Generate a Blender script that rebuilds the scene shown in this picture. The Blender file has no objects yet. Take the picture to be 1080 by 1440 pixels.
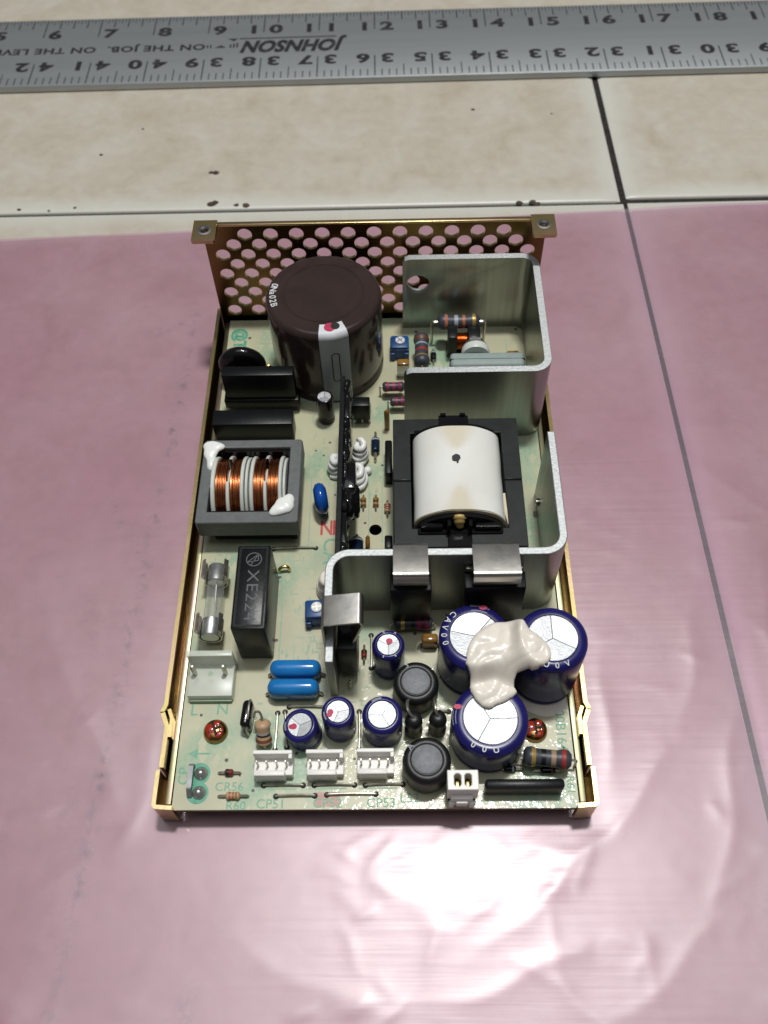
import bpy, bmesh, math, random
from mathutils import Matrix, Vector, noise
random.seed(7)
S = 0.001                      # everything below is written in millimetres
ZB = 9.0                       # top of the circuit board above the tiles
sc = bpy.context.scene
col = sc.collection

# ------------------------------------------------------------------ camera
cam = bpy.data.cameras.new('camera')
cam.sensor_fit = 'VERTICAL'; cam.sensor_height = 36.0; cam.sensor_width = 27.0
cam.lens = 1300.2 / 1440.0 * 36.0
cam.clip_start = 0.01; cam.clip_end = 20.0
camo = bpy.data.objects.new('camera', cam); col.objects.link(camo)
pitch, roll, yaw = 0.9963, -0.0415, 0.03487
c_, s_ = math.cos(pitch), math.sin(pitch)
fwd = Vector((0, c_, -s_)); up = Vector((0, s_, c_)); rt = Vector((1, 0, 0))
r2 = rt * math.cos(roll) + up * math.sin(roll); u2 = -rt * math.sin(roll) + up * math.cos(roll)
rot = Matrix((r2, u2, -fwd)).transposed()
rot = Matrix.Rotation(yaw, 3, 'Z') @ rot
camo.matrix_world = Matrix.Translation(Vector((7.48, -61.85, 238.4)) * S) @ rot.to_4x4()
cam.dof.use_dof = True; cam.dof.focus_distance = 0.255; cam.dof.aperture_fstop = 20.0
sc.camera = camo

# ------------------------------------------------------------------ light
world = bpy.data.worlds.new('World'); sc.world = world; world.use_nodes = True
bg = world.node_tree.nodes['Background']
bg.inputs[0].default_value = (0.93, 0.97, 1.0, 1); bg.inputs[1].default_value = 0.085
def area(name, loc, target, sx, sy, power, colour):
    l = bpy.data.lights.new(name, 'AREA'); l.shape = 'RECTANGLE'; l.size = sx; l.size_y = sy
    l.energy = power; l.color = colour
    o = bpy.data.objects.new(name, l); col.objects.link(o); o.location = loc
    o.rotation_euler = (Vector(target) - Vector(loc)).to_track_quat('-Z', 'Y').to_euler()
area('ceiling_lamp', (0.11, 0.34, 1.5), (0.02, 0.06, 0), 0.17, 0.09, 18.0, (1.0, 0.985, 0.955))
area('ceiling_bounce', (0.05, 0.25, 2.4), (0.0, 0.05, 0), 2.0, 1.5, 17.0, (0.95, 0.98, 1.0))  # broad unseen fill, added for light bouncing off the ceiling

vs = sc.view_settings
vs.view_transform = 'Standard'; vs.look = 'None'; vs.gamma = 1.0; vs.exposure = -0.14
vs.use_curve_mapping = False
sc.render.engine = 'CYCLES'

# ------------------------------------------------------------------ materials
def nd(nt, t, **kw):
    n = nt.nodes.new(t)
    for k, v in kw.items(): setattr(n, k, v)
    return n
def mat(name, colour, rough=0.5, metal=0.0, col2=None, vscale=200, vlo=0.35, vhi=0.65, bump=0.0, bscale=600,
        stretch=(1, 1, 1), coat=0.0, spec=0.5, trans=0.0, alpha=1.0, rvar=0.0, sss=0.0, ior=1.45):
    m = bpy.data.materials.new(name); m.use_nodes = True; nt = m.node_tree
    b = nt.nodes['Principled BSDF']
    b.inputs['Roughness'].default_value = rough; b.inputs['Metallic'].default_value = metal
    b.inputs['Coat Weight'].default_value = coat; b.inputs['Coat Roughness'].default_value = 0.12
    b.inputs['Specular IOR Level'].default_value = spec; b.inputs['IOR'].default_value = ior
    b.inputs['Transmission Weight'].default_value = trans; b.inputs['Alpha'].default_value = alpha
    if sss:
        b.inputs['Subsurface Weight'].default_value = sss; b.inputs['Subsurface Scale'].default_value = 0.002
    tc = nd(nt, 'ShaderNodeTexCoord'); mp = nd(nt, 'ShaderNodeMapping'); mp.inputs['Scale'].default_value = stretch
    nt.links.new(tc.outputs['Object'], mp.inputs[0])
    c2 = col2 if col2 else tuple(x * 0.78 for x in colour)
    n1 = nd(nt, 'ShaderNodeTexNoise'); n1.inputs['Scale'].default_value = vscale; n1.inputs['Detail'].default_value = 5
    nt.links.new(mp.outputs[0], n1.inputs['Vector'])
    rp = nd(nt, 'ShaderNodeMapRange'); rp.inputs[1].default_value = vlo; rp.inputs[2].default_value = vhi
    nt.links.new(n1.outputs[0], rp.inputs[0])
    mx = nd(nt, 'ShaderNodeMix', data_type='RGBA'); mx.inputs[6].default_value = (*colour, 1); mx.inputs[7].default_value = (*c2, 1)
    nt.links.new(rp.outputs[0], mx.inputs[0]); nt.links.new(mx.outputs[2], b.inputs['Base Color'])
    if rvar:
        rr = nd(nt, 'ShaderNodeMapRange'); rr.inputs[3].default_value = max(0.02, rough - rvar); rr.inputs[4].default_value = rough + rvar
        nt.links.new(n1.outputs[0], rr.inputs[0]); nt.links.new(rr.outputs[0], b.inputs['Roughness'])
    if bump:
        n2 = nd(nt, 'ShaderNodeTexNoise'); n2.inputs['Scale'].default_value = bscale; n2.inputs['Detail'].default_value = 3
        nt.links.new(mp.outputs[0], n2.inputs['Vector'])
        bp = nd(nt, 'ShaderNodeBump'); bp.inputs['Strength'].default_value = bump; bp.inputs['Distance'].default_value = 0.0004
        nt.links.new(n2.outputs[0], bp.inputs['Height']); nt.links.new(bp.outputs[0], b.inputs['Normal'])
    return m

M = {}
M['pcb'] = mat('circuit_board_laminate', (0.52, 0.505, 0.335), 0.38, col2=(0.44, 0.435, 0.295), vscale=55)
M['pcb_edge'] = mat('laminate_edge', (0.16, 0.085, 0.05), 0.7)
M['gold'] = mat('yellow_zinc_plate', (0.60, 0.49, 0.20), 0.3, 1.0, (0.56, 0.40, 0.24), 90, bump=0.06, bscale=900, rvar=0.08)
M['gold_shaded'] = mat('yellow_zinc_shaded', (0.21, 0.15, 0.055), 0.24, 1.0, (0.14, 0.065, 0.032), 40, rvar=0.05)  # same zinc plate, darkened to paint in shade and dark reflections
M['iris'] = mat('iridescent_zinc', (0.42, 0.30, 0.25), 0.38, 1.0, (0.36, 0.38, 0.20), 70, rvar=0.06)
M['alu'] = mat('sawn_aluminium', (0.33, 0.34, 0.325), 0.34, 1.0, (0.295, 0.305, 0.29), 120, bump=0.04, bscale=260, stretch=(8, 8, 0.2), rvar=0.05)
M['alu_edge_lit'] = mat('sawn_aluminium_edge_lit', (0.58, 0.60, 0.60), 0.6, 0.85, (0.46, 0.48, 0.48), 1300, bump=0.25, bscale=1500)  # rough sawn edge of the same metal; paler tone paints in light from above
M['can'] = mat('bright_aluminium_can', (0.46, 0.475, 0.485), 0.46, 0.75, (0.39, 0.405, 0.415), 900, bump=0.14, bscale=2200)
M['steel'] = mat('spring_steel', (0.50, 0.49, 0.465), 0.32, 1.0, (0.48, 0.46, 0.42), 250, bump=0.08, bscale=400, rvar=0.08)
M['tin'] = mat('tinned_wire', (0.62, 0.60, 0.54), 0.34, 0.9, (0.42, 0.39, 0.32), 500)
M['solder'] = mat('solder', (0.60, 0.60, 0.58), 0.34, 0.85, (0.42, 0.44, 0.45), 400)
M['dull_tin'] = mat('dull_tin', (0.32, 0.33, 0.33), 0.5, 0.6, (0.24, 0.25, 0.25), 500)
M['brass'] = mat('gold_contact', (0.75, 0.58, 0.24), 0.3, 1.0)
M['copper'] = mat('copper_wire', (0.60, 0.235, 0.095), 0.27, 1.0, (0.36, 0.12, 0.05), 300, rvar=0.05)
M['navy'] = mat('navy_sleeve', (0.017, 0.015, 0.135), 0.24, col2=(0.011, 0.010, 0.09), vscale=160, bump=0.02, bscale=500, spec=0.34)
M['violet'] = mat('dark_sleeve', (0.014, 0.009, 0.014), 0.16, spec=0.3)
M['brown'] = mat('brown_sleeve', (0.044, 0.029, 0.027), 0.15, col2=(0.036, 0.024, 0.022), vscale=150, bump=0.012, bscale=900, spec=0.3)
M['stripe'] = mat('grey_sleeve_stripe', (0.42, 0.46, 0.49), 0.4, vscale=90)
M['white_print'] = mat('white_print', (0.72, 0.74, 0.76), 0.5)
M['red_ink'] = mat('red_ink', (0.55, 0.03, 0.10), 0.5)
M['red_faint'] = mat('red_stamp', (0.50, 0.045, 0.05), 0.6, col2=(0.52, 0.10, 0.09), vscale=500)
M['pink_stain'] = mat('red_stain', (0.52, 0.24, 0.22), 0.5, col2=(0.50, 0.38, 0.30), vscale=400)
M['black_ink'] = mat('black_ink', (0.012, 0.012, 0.013), 0.5)
M['green_ink'] = mat('green_silkscreen', (0.13, 0.36, 0.24), 0.5, col2=(0.22, 0.42, 0.30), vscale=900)
M['green_pale'] = mat('pale_green_print', (0.27, 0.42, 0.29), 0.5, col2=(0.37, 0.44, 0.31), vscale=700)
M['green_lacquer'] = mat('green_lacquer', (0.05, 0.30, 0.20), 0.25, col2=(0.16, 0.40, 0.28), vscale=500)
M['black'] = mat('black_plastic', (0.009, 0.010, 0.011), 0.32, bump=0.08, bscale=900, spec=0.28)
M['black_gloss'] = mat('black_resin', (0.008, 0.008, 0.009), 0.12, bump=0.15, bscale=500)
M['black_matte'] = mat('black_epoxy', (0.007, 0.008, 0.009), 0.34, bump=0.08, bscale=1200, spec=0.25)
M['core'] = mat('grey_ferrite', (0.115, 0.128, 0.128), 0.48, col2=(0.095, 0.105, 0.105), vscale=500, bump=0.10, bscale=1500)
M['core_dark'] = mat('dark_ferrite', (0.020, 0.023, 0.023), 0.36, col2=(0.014, 0.016, 0.016), vscale=260, bump=0.03, bscale=1500, spec=0.28)
M['shrink'] = mat('black_shrink_tube', (0.010, 0.0105, 0.011), 0.42, bump=0.16, bscale=500)
M['ferrite_disc'] = mat('ferrite_disc', (0.22, 0.23, 0.245), 0.55, col2=(0.17, 0.18, 0.195), vscale=900, bump=0.25, bscale=1600)
M['bobbin'] = mat('white_nylon', (0.62, 0.65, 0.60), 0.36, vscale=120, col2=(0.54, 0.57, 0.52))
M['silicone'] = mat('white_silicone', (0.84, 0.85, 0.82), 0.32, vscale=180, col2=(0.80, 0.81, 0.78))
M['silicone_cream'] = mat('cream_silicone', (0.83, 0.775, 0.69), 0.24, vscale=160, col2=(0.78, 0.72, 0.63))
M['tape'] = mat('white_tape', (0.81, 0.81, 0.775), 0.2, col2=(0.75, 0.745, 0.70), vscale=70, bump=0.10, bscale=160, coat=0.5)
M['tape_amber'] = mat('amber_varnish', (0.56, 0.46, 0.25), 0.2, col2=(0.66, 0.62, 0.50), vscale=260)
M['amber_resin'] = mat('amber_resin', (0.42, 0.27, 0.08), 0.14, col2=(0.50, 0.36, 0.14), vscale=400)
M['connector'] = mat('white_connector', (0.83, 0.82, 0.785), 0.4, vscale=300, col2=(0.78, 0.765, 0.72))
M['connector_clear'] = mat('milky_nylon', (0.74, 0.78, 0.69), 0.3, vscale=200, col2=(0.68, 0.73, 0.63), alpha=0.66)
M['diode_blue'] = mat('blue_black_glass', (0.008, 0.018, 0.040), 0.14)
M['blue'] = mat('blue_epoxy', (0.015, 0.19, 0.50), 0.2, col2=(0.012, 0.155, 0.44), vscale=200)
M['blue_deep'] = mat('deep_blue_epoxy', (0.010, 0.075, 0.36), 0.16, col2=(0.008, 0.06, 0.28), vscale=200)
M['blue_pot'] = mat('blue_plastic', (0.010, 0.07, 0.24), 0.4, col2=(0.008, 0.05, 0.17), vscale=300)
M['res_grey'] = mat('grey_resistor_paint', (0.050, 0.056, 0.070), 0.42, vscale=500)
M['res_tan'] = mat('tan_resistor_paint', (0.50, 0.33, 0.20), 0.45, col2=(0.44, 0.28, 0.17), vscale=600)
M['res_dark'] = mat('dark_resistor_paint', (0.045, 0.047, 0.055), 0.4)
M['b_gold'] = mat('band_gold', (0.48, 0.33, 0.10), 0.35, 0.5)
M['b_red'] = mat('band_red', (0.33, 0.035, 0.03), 0.45)
M['b_mag'] = mat('band_magenta', (0.34, 0.02, 0.09), 0.45)
M['b_tan'] = mat('band_tan', (0.36, 0.235, 0.15), 0.45)
M['b_black'] = mat('band_black', (0.01, 0.01, 0.01), 0.4)
M['b_grey'] = mat('band_pale', (0.33, 0.37, 0.40), 0.45)
M['b_brown'] = mat('band_brown', (0.15, 0.055, 0.03), 0.45)
M['b_orange'] = mat('band_orange', (0.42, 0.14, 0.07), 0.45)
M['amber'] = mat('amber_glass', (0.30, 0.15, 0.03), 0.1, col2=(0.20, 0.10, 0.03), vscale=300)
M['glass_red'] = mat('red_glass', (0.20, 0.03, 0.02), 0.08)
M['pad'] = mat('grey_silicone_cap', (0.27, 0.33, 0.315), 0.55, col2=(0.24, 0.295, 0.28), vscale=400)
M['screw'] = mat('gold_screw', (0.40, 0.25, 0.09), 0.28, 1.0, (0.26, 0.14, 0.05), 300)
M['screw_red'] = mat('red_lacquer', (0.36, 0.025, 0.012), 0.12, col2=(0.22, 0.03, 0.012), vscale=500)
M['dark_hole'] = mat('dark_cavity', (0.02, 0.018, 0.015), 0.8)
M['hole_rim'] = mat('lead_hole', (0.10, 0.085, 0.055), 0.4, col2=(0.05, 0.045, 0.03), vscale=300)
M['ruler'] = mat('anodised_aluminium', (0.46, 0.485, 0.495), 0.42, 0.72, (0.40, 0.425, 0.435), 30, bump=0.05, bscale=300, stretch=(0.25, 6, 1), rvar=0.05)
M['ruler_ink'] = mat('black_print', (0.014, 0.015, 0.018), 0.55, col2=(0.05, 0.053, 0.056), vscale=300, vlo=0.5, vhi=0.75)
M['grout'] = mat('dark_grout', (0.012, 0.010, 0.009), 0.9, col2=(0.030, 0.026, 0.021), vscale=500, bump=0.5, bscale=900)
M['dirt'] = mat('dirt', (0.035, 0.030, 0.024), 0.9, col2=(0.10, 0.07, 0.04), vscale=400)
def glass(name, colour):
    m = bpy.data.materials.new(name); m.use_nodes = True; nt = m.node_tree; nt.nodes.clear()
    out = nd(nt, 'ShaderNodeOutputMaterial'); tr = nd(nt, 'ShaderNodeBsdfTransparent'); gl = nd(nt, 'ShaderNodeBsdfGlossy'); df = nd(nt, 'ShaderNodeBsdfDiffuse')
    tr.inputs[0].default_value = (*colour, 1); gl.inputs['Roughness'].default_value = 0.2; df.inputs[0].default_value = (0.75, 0.78, 0.78, 1)
    m1 = nd(nt, 'ShaderNodeMixShader'); m1.inputs[0].default_value = 0.5; nt.links.new(gl.outputs[0], m1.inputs[1]); nt.links.new(df.outputs[0], m1.inputs[2])
    lw = nd(nt, 'ShaderNodeLayerWeight'); lw.inputs[0].default_value = 0.25
    mr = nd(nt, 'ShaderNodeMapRange'); mr.inputs[3].default_value = 0.14; mr.inputs[4].default_value = 0.6; nt.links.new(lw.outputs['Facing'], mr.inputs[0])
    mx = nd(nt, 'ShaderNodeMixShader'); nt.links.new(mr.outputs[0], mx.inputs[0]); nt.links.new(tr.outputs[0], mx.inputs[1])
    nt.links.new(m1.outputs[0], mx.inputs[2]); nt.links.new(mx.outputs[0], out.inputs[0])
    return m
M['glass'] = glass('fuse_glass', (0.95, 0.96, 0.95))

def pcb_material():
    m = M['pcb']; nt = m.node_tree; b = nt.nodes['Principled BSDF']
    base = b.inputs['Base Color'].links[0].from_socket
    tc = nd(nt, 'ShaderNodeTexCoord')
    big = nd(nt, 'ShaderNodeTexNoise'); big.inputs['Scale'].default_value = 38; big.inputs['Detail'].default_value = 2
    nt.links.new(tc.outputs['Object'], big.inputs['Vector'])
    bm_ = nd(nt, 'ShaderNodeMapRange'); bm_.inputs[1].default_value = 0.50; bm_.inputs[2].default_value = 0.62
    nt.links.new(big.outputs[0], bm_.inputs[0])
    vo = nd(nt, 'ShaderNodeTexVoronoi', distance='MANHATTAN', feature='F1'); vo.inputs['Scale'].default_value = 330
    mp = nd(nt, 'ShaderNodeMapping'); mp.inputs['Scale'].default_value = (1.0, 0.55, 1.0)
    nt.links.new(tc.outputs['Object'], mp.inputs[0]); nt.links.new(mp.outputs[0], vo.inputs['Vector'])
    vm = nd(nt, 'ShaderNodeMapRange'); vm.inputs[1].default_value = 0.40; vm.inputs[2].default_value = 0.52
    nt.links.new(vo.outputs['Distance'], vm.inputs[0])
    fine = nd(nt, 'ShaderNodeTexNoise'); fine.inputs['Scale'].default_value = 900
    nt.links.new(tc.outputs['Object'], fine.inputs['Vector'])
    mu = nd(nt, 'ShaderNodeMath', operation='MULTIPLY'); nt.links.new(bm_.outputs[0], mu.inputs[0]); nt.links.new(vm.outputs[0], mu.inputs[1])
    mu2 = nd(nt, 'ShaderNodeMath', operation='MULTIPLY'); nt.links.new(mu.outputs[0], mu2.inputs[0]); nt.links.new(fine.outputs[0], mu2.inputs[1])
    gen = nd(nt, 'ShaderNodeMath', operation='MULTIPLY_ADD'); nt.links.new(bm_.outputs[0], gen.inputs[0]); gen.inputs[1].default_value = 0.10
    nt.links.new(mu2.outputs[0], gen.inputs[2])
    mx = nd(nt, 'ShaderNodeMix', data_type='RGBA'); nt.links.new(gen.outputs[0], mx.inputs[0])
    nt.links.new(base, mx.inputs[6]); mx.inputs[7].default_value = (0.16, 0.36, 0.24, 1)
    nt.links.new(mx.outputs[2], b.inputs['Base Color'])
    # uneven clear varnish
    b.inputs['Coat Weight'].default_value = 0.32; b.inputs['Coat Roughness'].default_value = 0.10
    n2 = nd(nt, 'ShaderNodeTexNoise'); n2.inputs['Scale'].default_value = 420; n2.inputs['Detail'].default_value = 3
    nt.links.new(tc.outputs['Object'], n2.inputs['Vector'])
    bp = nd(nt, 'ShaderNodeBump'); bp.inputs['Strength'].default_value = 0.5; bp.inputs['Distance'].default_value = 0.0004
    nt.links.new(n2.outputs[0], bp.inputs['Height']); nt.links.new(bp.outputs[0], b.inputs['Coat Normal'])
pcb_material()

def tile_material():
    m = bpy.data.materials.new('cream_ceramic_tile'); m.use_nodes = True; nt = m.node_tree; b = nt.nodes['Principled BSDF']
    geo = nd(nt, 'ShaderNodeNewGeometry')
    n1 = nd(nt, 'ShaderNodeTexNoise'); n1.inputs['Scale'].default_value = 48; n1.inputs['Detail'].default_value = 8; n1.inputs['Roughness'].default_value = 0.62
    n1.inputs['Distortion'].default_value = 0.6
    n2 = nd(nt, 'ShaderNodeTexNoise'); n2.inputs['Scale'].default_value = 210; n2.inputs['Detail'].default_value = 4
    for n in (n1, n2): nt.links.new(geo.outputs['Position'], n.inputs['Vector'])
    r = nd(nt, 'ShaderNodeValToRGB'); e = r.color_ramp.elements
    e[0].position = 0.30; e[0].color = (0.48, 0.42, 0.33, 1); e[1].position = 0.66; e[1].color = (0.565, 0.535, 0.455, 1)
    e.new(0.47).color = (0.535, 0.485, 0.40, 1)
    nt.links.new(n1.outputs[0], r.inputs[0])
    mx = nd(nt, 'ShaderNodeMix', data_type='RGBA'); mx.blend_type = 'MULTIPLY'; mx.inputs[0].default_value = 0.22
    nt.links.new(r.outputs[0], mx.inputs[6]); nt.links.new(n2.outputs[0], mx.inputs[7])
    # paler glaze towards the tile's rim (attribute stored on the tile's own vertices)
    at = nd(nt, 'ShaderNodeAttribute', attribute_name='rim')
    m2 = nd(nt, 'ShaderNodeMix', data_type='RGBA'); nt.links.new(at.outputs['Fac'], m2.inputs[0])
    nt.links.new(mx.outputs[2], m2.inputs[6]); m2.inputs[7].default_value = (0.585, 0.585, 0.53, 1)
    # tiny specks
    vo = nd(nt, 'ShaderNodeTexNoise'); vo.inputs['Scale'].default_value = 330; vo.inputs['Detail'].default_value = 2
    nt.links.new(geo.outputs['Position'], vo.inputs['Vector'])
    sp = nd(nt, 'ShaderNodeMapRange'); sp.inputs[1].default_value = 0.80; sp.inputs[2].default_value = 0.83; nt.links.new(vo.outputs[0], sp.inputs[0])
    m3 = nd(nt, 'ShaderNodeMix', data_type='RGBA'); nt.links.new(sp.outputs[0], m3.inputs[0])
    nt.links.new(m2.outputs[2], m3.inputs[6]); m3.inputs[7].default_value = (0.09, 0.075, 0.06, 1)
    nt.links.new(m3.outputs[2], b.inputs['Base Color'])
    b.inputs['Roughness'].default_value = 0.38
    bp = nd(nt, 'ShaderNodeBump'); bp.inputs['Strength'].default_value = 0.22; bp.inputs['Distance'].default_value = 0.001
    nt.links.new(n1.outputs[0], bp.inputs['Height']); nt.links.new(bp.outputs[0], b.inputs['Normal'])
    return m
M['tile'] = tile_material()

def film_material():
    m = bpy.data.materials.new('pink_antistatic_film'); m.use_nodes = True; nt = m.node_tree; nt.nodes.clear()
    out = nd(nt, 'ShaderNodeOutputMaterial'); geo = nd(nt, 'ShaderNodeNewGeometry')
    tr = nd(nt, 'ShaderNodeBsdfTransparent'); df = nd(nt, 'ShaderNodeBsdfDiffuse'); gl = nd(nt, 'ShaderNodeBsdfGlossy'); g2 = nd(nt, 'ShaderNodeBsdfGlossy')
    n1 = nd(nt, 'ShaderNodeTexNoise'); n1.inputs['Scale'].default_value = 14; n1.inputs['Detail'].default_value = 5
    nt.links.new(geo.outputs['Position'], n1.inputs['Vector'])
    cr = nd(nt, 'ShaderNodeValToRGB'); e = cr.color_ramp.elements
    e[0].position = 0.35; e[0].color = (0.845, 0.60, 0.735, 1); e[1].position = 0.68; e[1].color = (0.905, 0.715, 0.825, 1)
    nt.links.new(n1.outputs[0], cr.inputs[0]); nt.links.new(cr.outputs[0], tr.inputs[0])
    # grey scuffs: blotches plus two long creases rubbed dark
    n3 = nd(nt, 'ShaderNodeTexNoise'); n3.inputs['Scale'].default_value = 420; n3.inputs['Detail'].default_value = 4
    n4 = nd(nt, 'ShaderNodeTexNoise'); n4.inputs['Scale'].default_value = 30; n4.inputs['Detail'].default_value = 3
    for n in (n3, n4): nt.links.new(geo.outputs['Position'], n.inputs['Vector'])
    at = nd(nt, 'ShaderNodeAttribute', attribute_name='scuff')
    a = nd(nt, 'ShaderNodeMapRange'); a.inputs[1].default_value = 0.44; a.inputs[2].default_value = 0.66; nt.links.new(n3.outputs[0], a.inputs[0])
    bm_ = nd(nt, 'ShaderNodeMapRange'); bm_.inputs[1].default_value = 0.55; bm_.inputs[2].default_value = 0.80; nt.links.new(n4.outputs[0], bm_.inputs[0])
    ad = nd(nt, 'ShaderNodeMath', operation='MULTIPLY_ADD', use_clamp=True); nt.links.new(bm_.outputs[0], ad.inputs[0]); ad.inputs[1].default_value = 0.5
    nt.links.new(at.outputs['Fac'], ad.inputs[2])
    mu = nd(nt, 'ShaderNodeMath', operation='MULTIPLY', use_clamp=True); nt.links.new(ad.outputs[0], mu.inputs[0]); nt.links.new(a.outputs[0], mu.inputs[1])
    dc = nd(nt, 'ShaderNodeMix', data_type='RGBA'); nt.links.new(mu.outputs[0], dc.inputs[0])
    dc.inputs[6].default_value = (0.62, 0.46, 0.57, 1); dc.inputs[7].default_value = (0.19, 0.14, 0.185, 1)
    nt.links.new(dc.outputs[2], df.inputs[0])
    fac = nd(nt, 'ShaderNodeMath', operation='MULTIPLY_ADD', use_clamp=True); nt.links.new(mu.outputs[0], fac.inputs[0]); fac.inputs[1].default_value = 0.35; fac.inputs[2].default_value = 0.17
    m1 = nd(nt, 'ShaderNodeMixShader'); nt.links.new(fac.outputs[0], m1.inputs[0]); nt.links.new(tr.outputs[0], m1.inputs[1]); nt.links.new(df.outputs[0], m1.inputs[2])
    # sheen: fine extrusion lines across the sheet
    mp = nd(nt, 'ShaderNodeMapping'); mp.inputs['Scale'].default_value = (0.035, 1.0, 1.0); nt.links.new(geo.outputs['Position'], mp.inputs[0])
    n5 = nd(nt, 'ShaderNodeTexNoise'); n5.inputs['Scale'].default_value = 520; n5.inputs['Detail'].default_value = 3; nt.links.new(mp.outputs[0], n5.inputs['Vector'])
    bp = nd(nt, 'ShaderNodeBump'); bp.inputs['Strength'].default_value = 0.22; bp.inputs['Distance'].default_value = 0.0002
    nt.links.new(n5.outputs[0], bp.inputs['Height'])
    gl.inputs['Roughness'].default_value = 0.06; g2.inputs['Roughness'].default_value = 0.36
    nt.links.new(bp.outputs[0], gl.inputs['Normal']); nt.links.new(bp.outputs[0], g2.inputs['Normal'])
    gm = nd(nt, 'ShaderNodeMixShader'); gm.inputs[0].default_value = 0.84; nt.links.new(gl.outputs[0], gm.inputs[1]); nt.links.new(g2.outputs[0], gm.inputs[2])
    fr = nd(nt, 'ShaderNodeFresnel'); fr.inputs[0].default_value = 1.52
    f2 = nd(nt, 'ShaderNodeMath', operation='MULTIPLY', use_clamp=True); nt.links.new(fr.outputs[0], f2.inputs[0]); f2.inputs[1].default_value = 2.5
    mx = nd(nt, 'ShaderNodeMixShader'); nt.links.new(f2.outputs[0], mx.inputs[0]); nt.links.new(m1.outputs[0], mx.inputs[1]); nt.links.new(gm.outputs[0], mx.inputs[2])
    nt.links.new(mx.outputs[0], out.inputs[0])
    return m
M['film'] = film_material()

# ------------------------------------------------------------------ mesh helpers (millimetres)
def link(name, me, m, parent=None, loc=(0, 0, 0), rot=(0, 0, 0), smooth=35):
    me.name = name
    if m is not None:
        me.materials.clear()
        for x in (m if isinstance(m, (list, tuple)) else [m]): me.materials.append(M[x])
    if smooth:
        for p in me.polygons: p.use_smooth = True
        me.set_sharp_from_angle(angle=math.radians(smooth))
    o = bpy.data.objects.new(name, me); col.objects.link(o)
    o.location = Vector(loc) * S; o.rotation_euler = rot
    if parent: o.parent = parent
    return o
def add(name, bm, m, parent=None, loc=(0, 0, 0), rot=(0, 0, 0), smooth=35, recalc=True):
    if recalc: bmesh.ops.recalc_face_normals(bm, faces=bm.faces)
    bmesh.ops.scale(bm, vec=(S, S, S), verts=bm.verts)
    me = bpy.data.meshes.new(name); bm.to_mesh(me); bm.free()
    return link(name, me, m, parent, loc, rot, smooth)
def tag(o, label=None, cat=None, group=None, kind=None):
    for k, v in (('label', label), ('category', cat), ('group', group), ('kind', kind)):
        if v: o[k] = v
    return o
def box(x0, x1, y0, y1, z0, z1, bev=0.0, seg=2, bm=None):
    b = bmesh.new()
    v = [b.verts.new(p) for p in ((x0, y0, z0), (x1, y0, z0), (x1, y1, z0), (x0, y1, z0), (x0, y0, z1), (x1, y0, z1), (x1, y1, z1), (x0, y1, z1))]
    for f in ((0, 3, 2, 1), (4, 5, 6, 7), (0, 1, 5, 4), (1, 2, 6, 5), (2, 3, 7, 6), (3, 0, 4, 7)): b.faces.new([v[i] for i in f])
    if bev: bmesh.ops.bevel(b, geom=b.edges[:], offset=bev, segments=seg, affect='EDGES', profile=0.5)
    if bm is None: return b
    merge(bm, b); return bm
def merge(dst, src, mtx=None):
    me = bpy.data.meshes.new('t'); src.to_mesh(me); src.free()
    if mtx is not None: me.transform(mtx)
    dst.from_mesh(me); bpy.data.meshes.remove(me); return dst
def xf(bm, mtx):
    bmesh.ops.transform(bm, matrix=mtx, verts=bm.verts); return bm
def lathe(prof, seg=40, axis='Z', at=(0, 0, 0), a0=0.0, a1=math.tau):
    b = bmesh.new(); full = abs(a1 - a0 - math.tau) < 1e-6; n = seg if full else seg + 1
    rings = []
    for r, z in prof:
        if r < 1e-6: rings.append([b.verts.new((0, 0, z))])
        else: rings.append([b.verts.new((r * math.cos(a0 + (a1 - a0) * i / seg), r * math.sin(a0 + (a1 - a0) * i / seg), z)) for i in range(n)])
    for p, q in zip(rings, rings[1:]):
        for i in range(seg):
            j = (i + 1) % n
            if len(p) == 1 and len(q) == 1: continue
            if len(p) == 1: b.faces.new((p[0], q[j], q[i]))
            elif len(q) == 1: b.faces.new((p[i], p[j], q[0]))
            else: b.faces.new((p[i], p[j], q[j], q[i]))
    if axis == 'X': xf(b, Matrix.Rotation(math.pi / 2, 4, 'Y'))
    if axis == 'Y': xf(b, Matrix.Rotation(-math.pi / 2, 4, 'X'))
    return xf(b, Matrix.Translation(at))
def smoothpath(pts, n=5):
    P = [Vector(p) for p in pts]
    if len(P) < 3: return P
    out = []
    Q = [2 * P[0] - P[1]] + P + [2 * P[-1] - P[-2]]
    for i in range(1, len(Q) - 2):
        for k in range(n):
            t = k / n
            a, b, c, d = Q[i - 1], Q[i], Q[i + 1], Q[i + 2]
            out.append(0.5 * ((2 * b) + (c - a) * t + (2 * a - 5 * b + 4 * c - d) * t * t + (3 * b - a - 3 * c + d) * t ** 3))
    return out + [P[-1]]
def tube(pts, r, seg=10, smooth=True, bm=None):
    P = smoothpath(pts) if smooth else [Vector(p) for p in pts]
    b = bmesh.new(); rings = []; prev = None
    for i, p in enumerate(P):
        t = (P[min(i + 1, len(P) - 1)] - P[max(i - 1, 0)]).normalized()
        if prev is None: prev = t.orthogonal().normalized()
        u = (prev - t * prev.dot(t)).normalized(); prev = u; w = t.cross(u)
        rings.append([b.verts.new(p + (u * math.cos(math.tau * k / seg) + w * math.sin(math.tau * k / seg)) * r) for k in range(seg)])
    for p, q in zip(rings, rings[1:]):
        for k in range(seg): b.faces.new((p[k], p[(k + 1) % seg], q[(k + 1) % seg], q[k]))
    b.faces.new(rings[0][::-1]); b.faces.new(rings[-1])
    if bm is None: return b
    return merge(bm, b)
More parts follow.
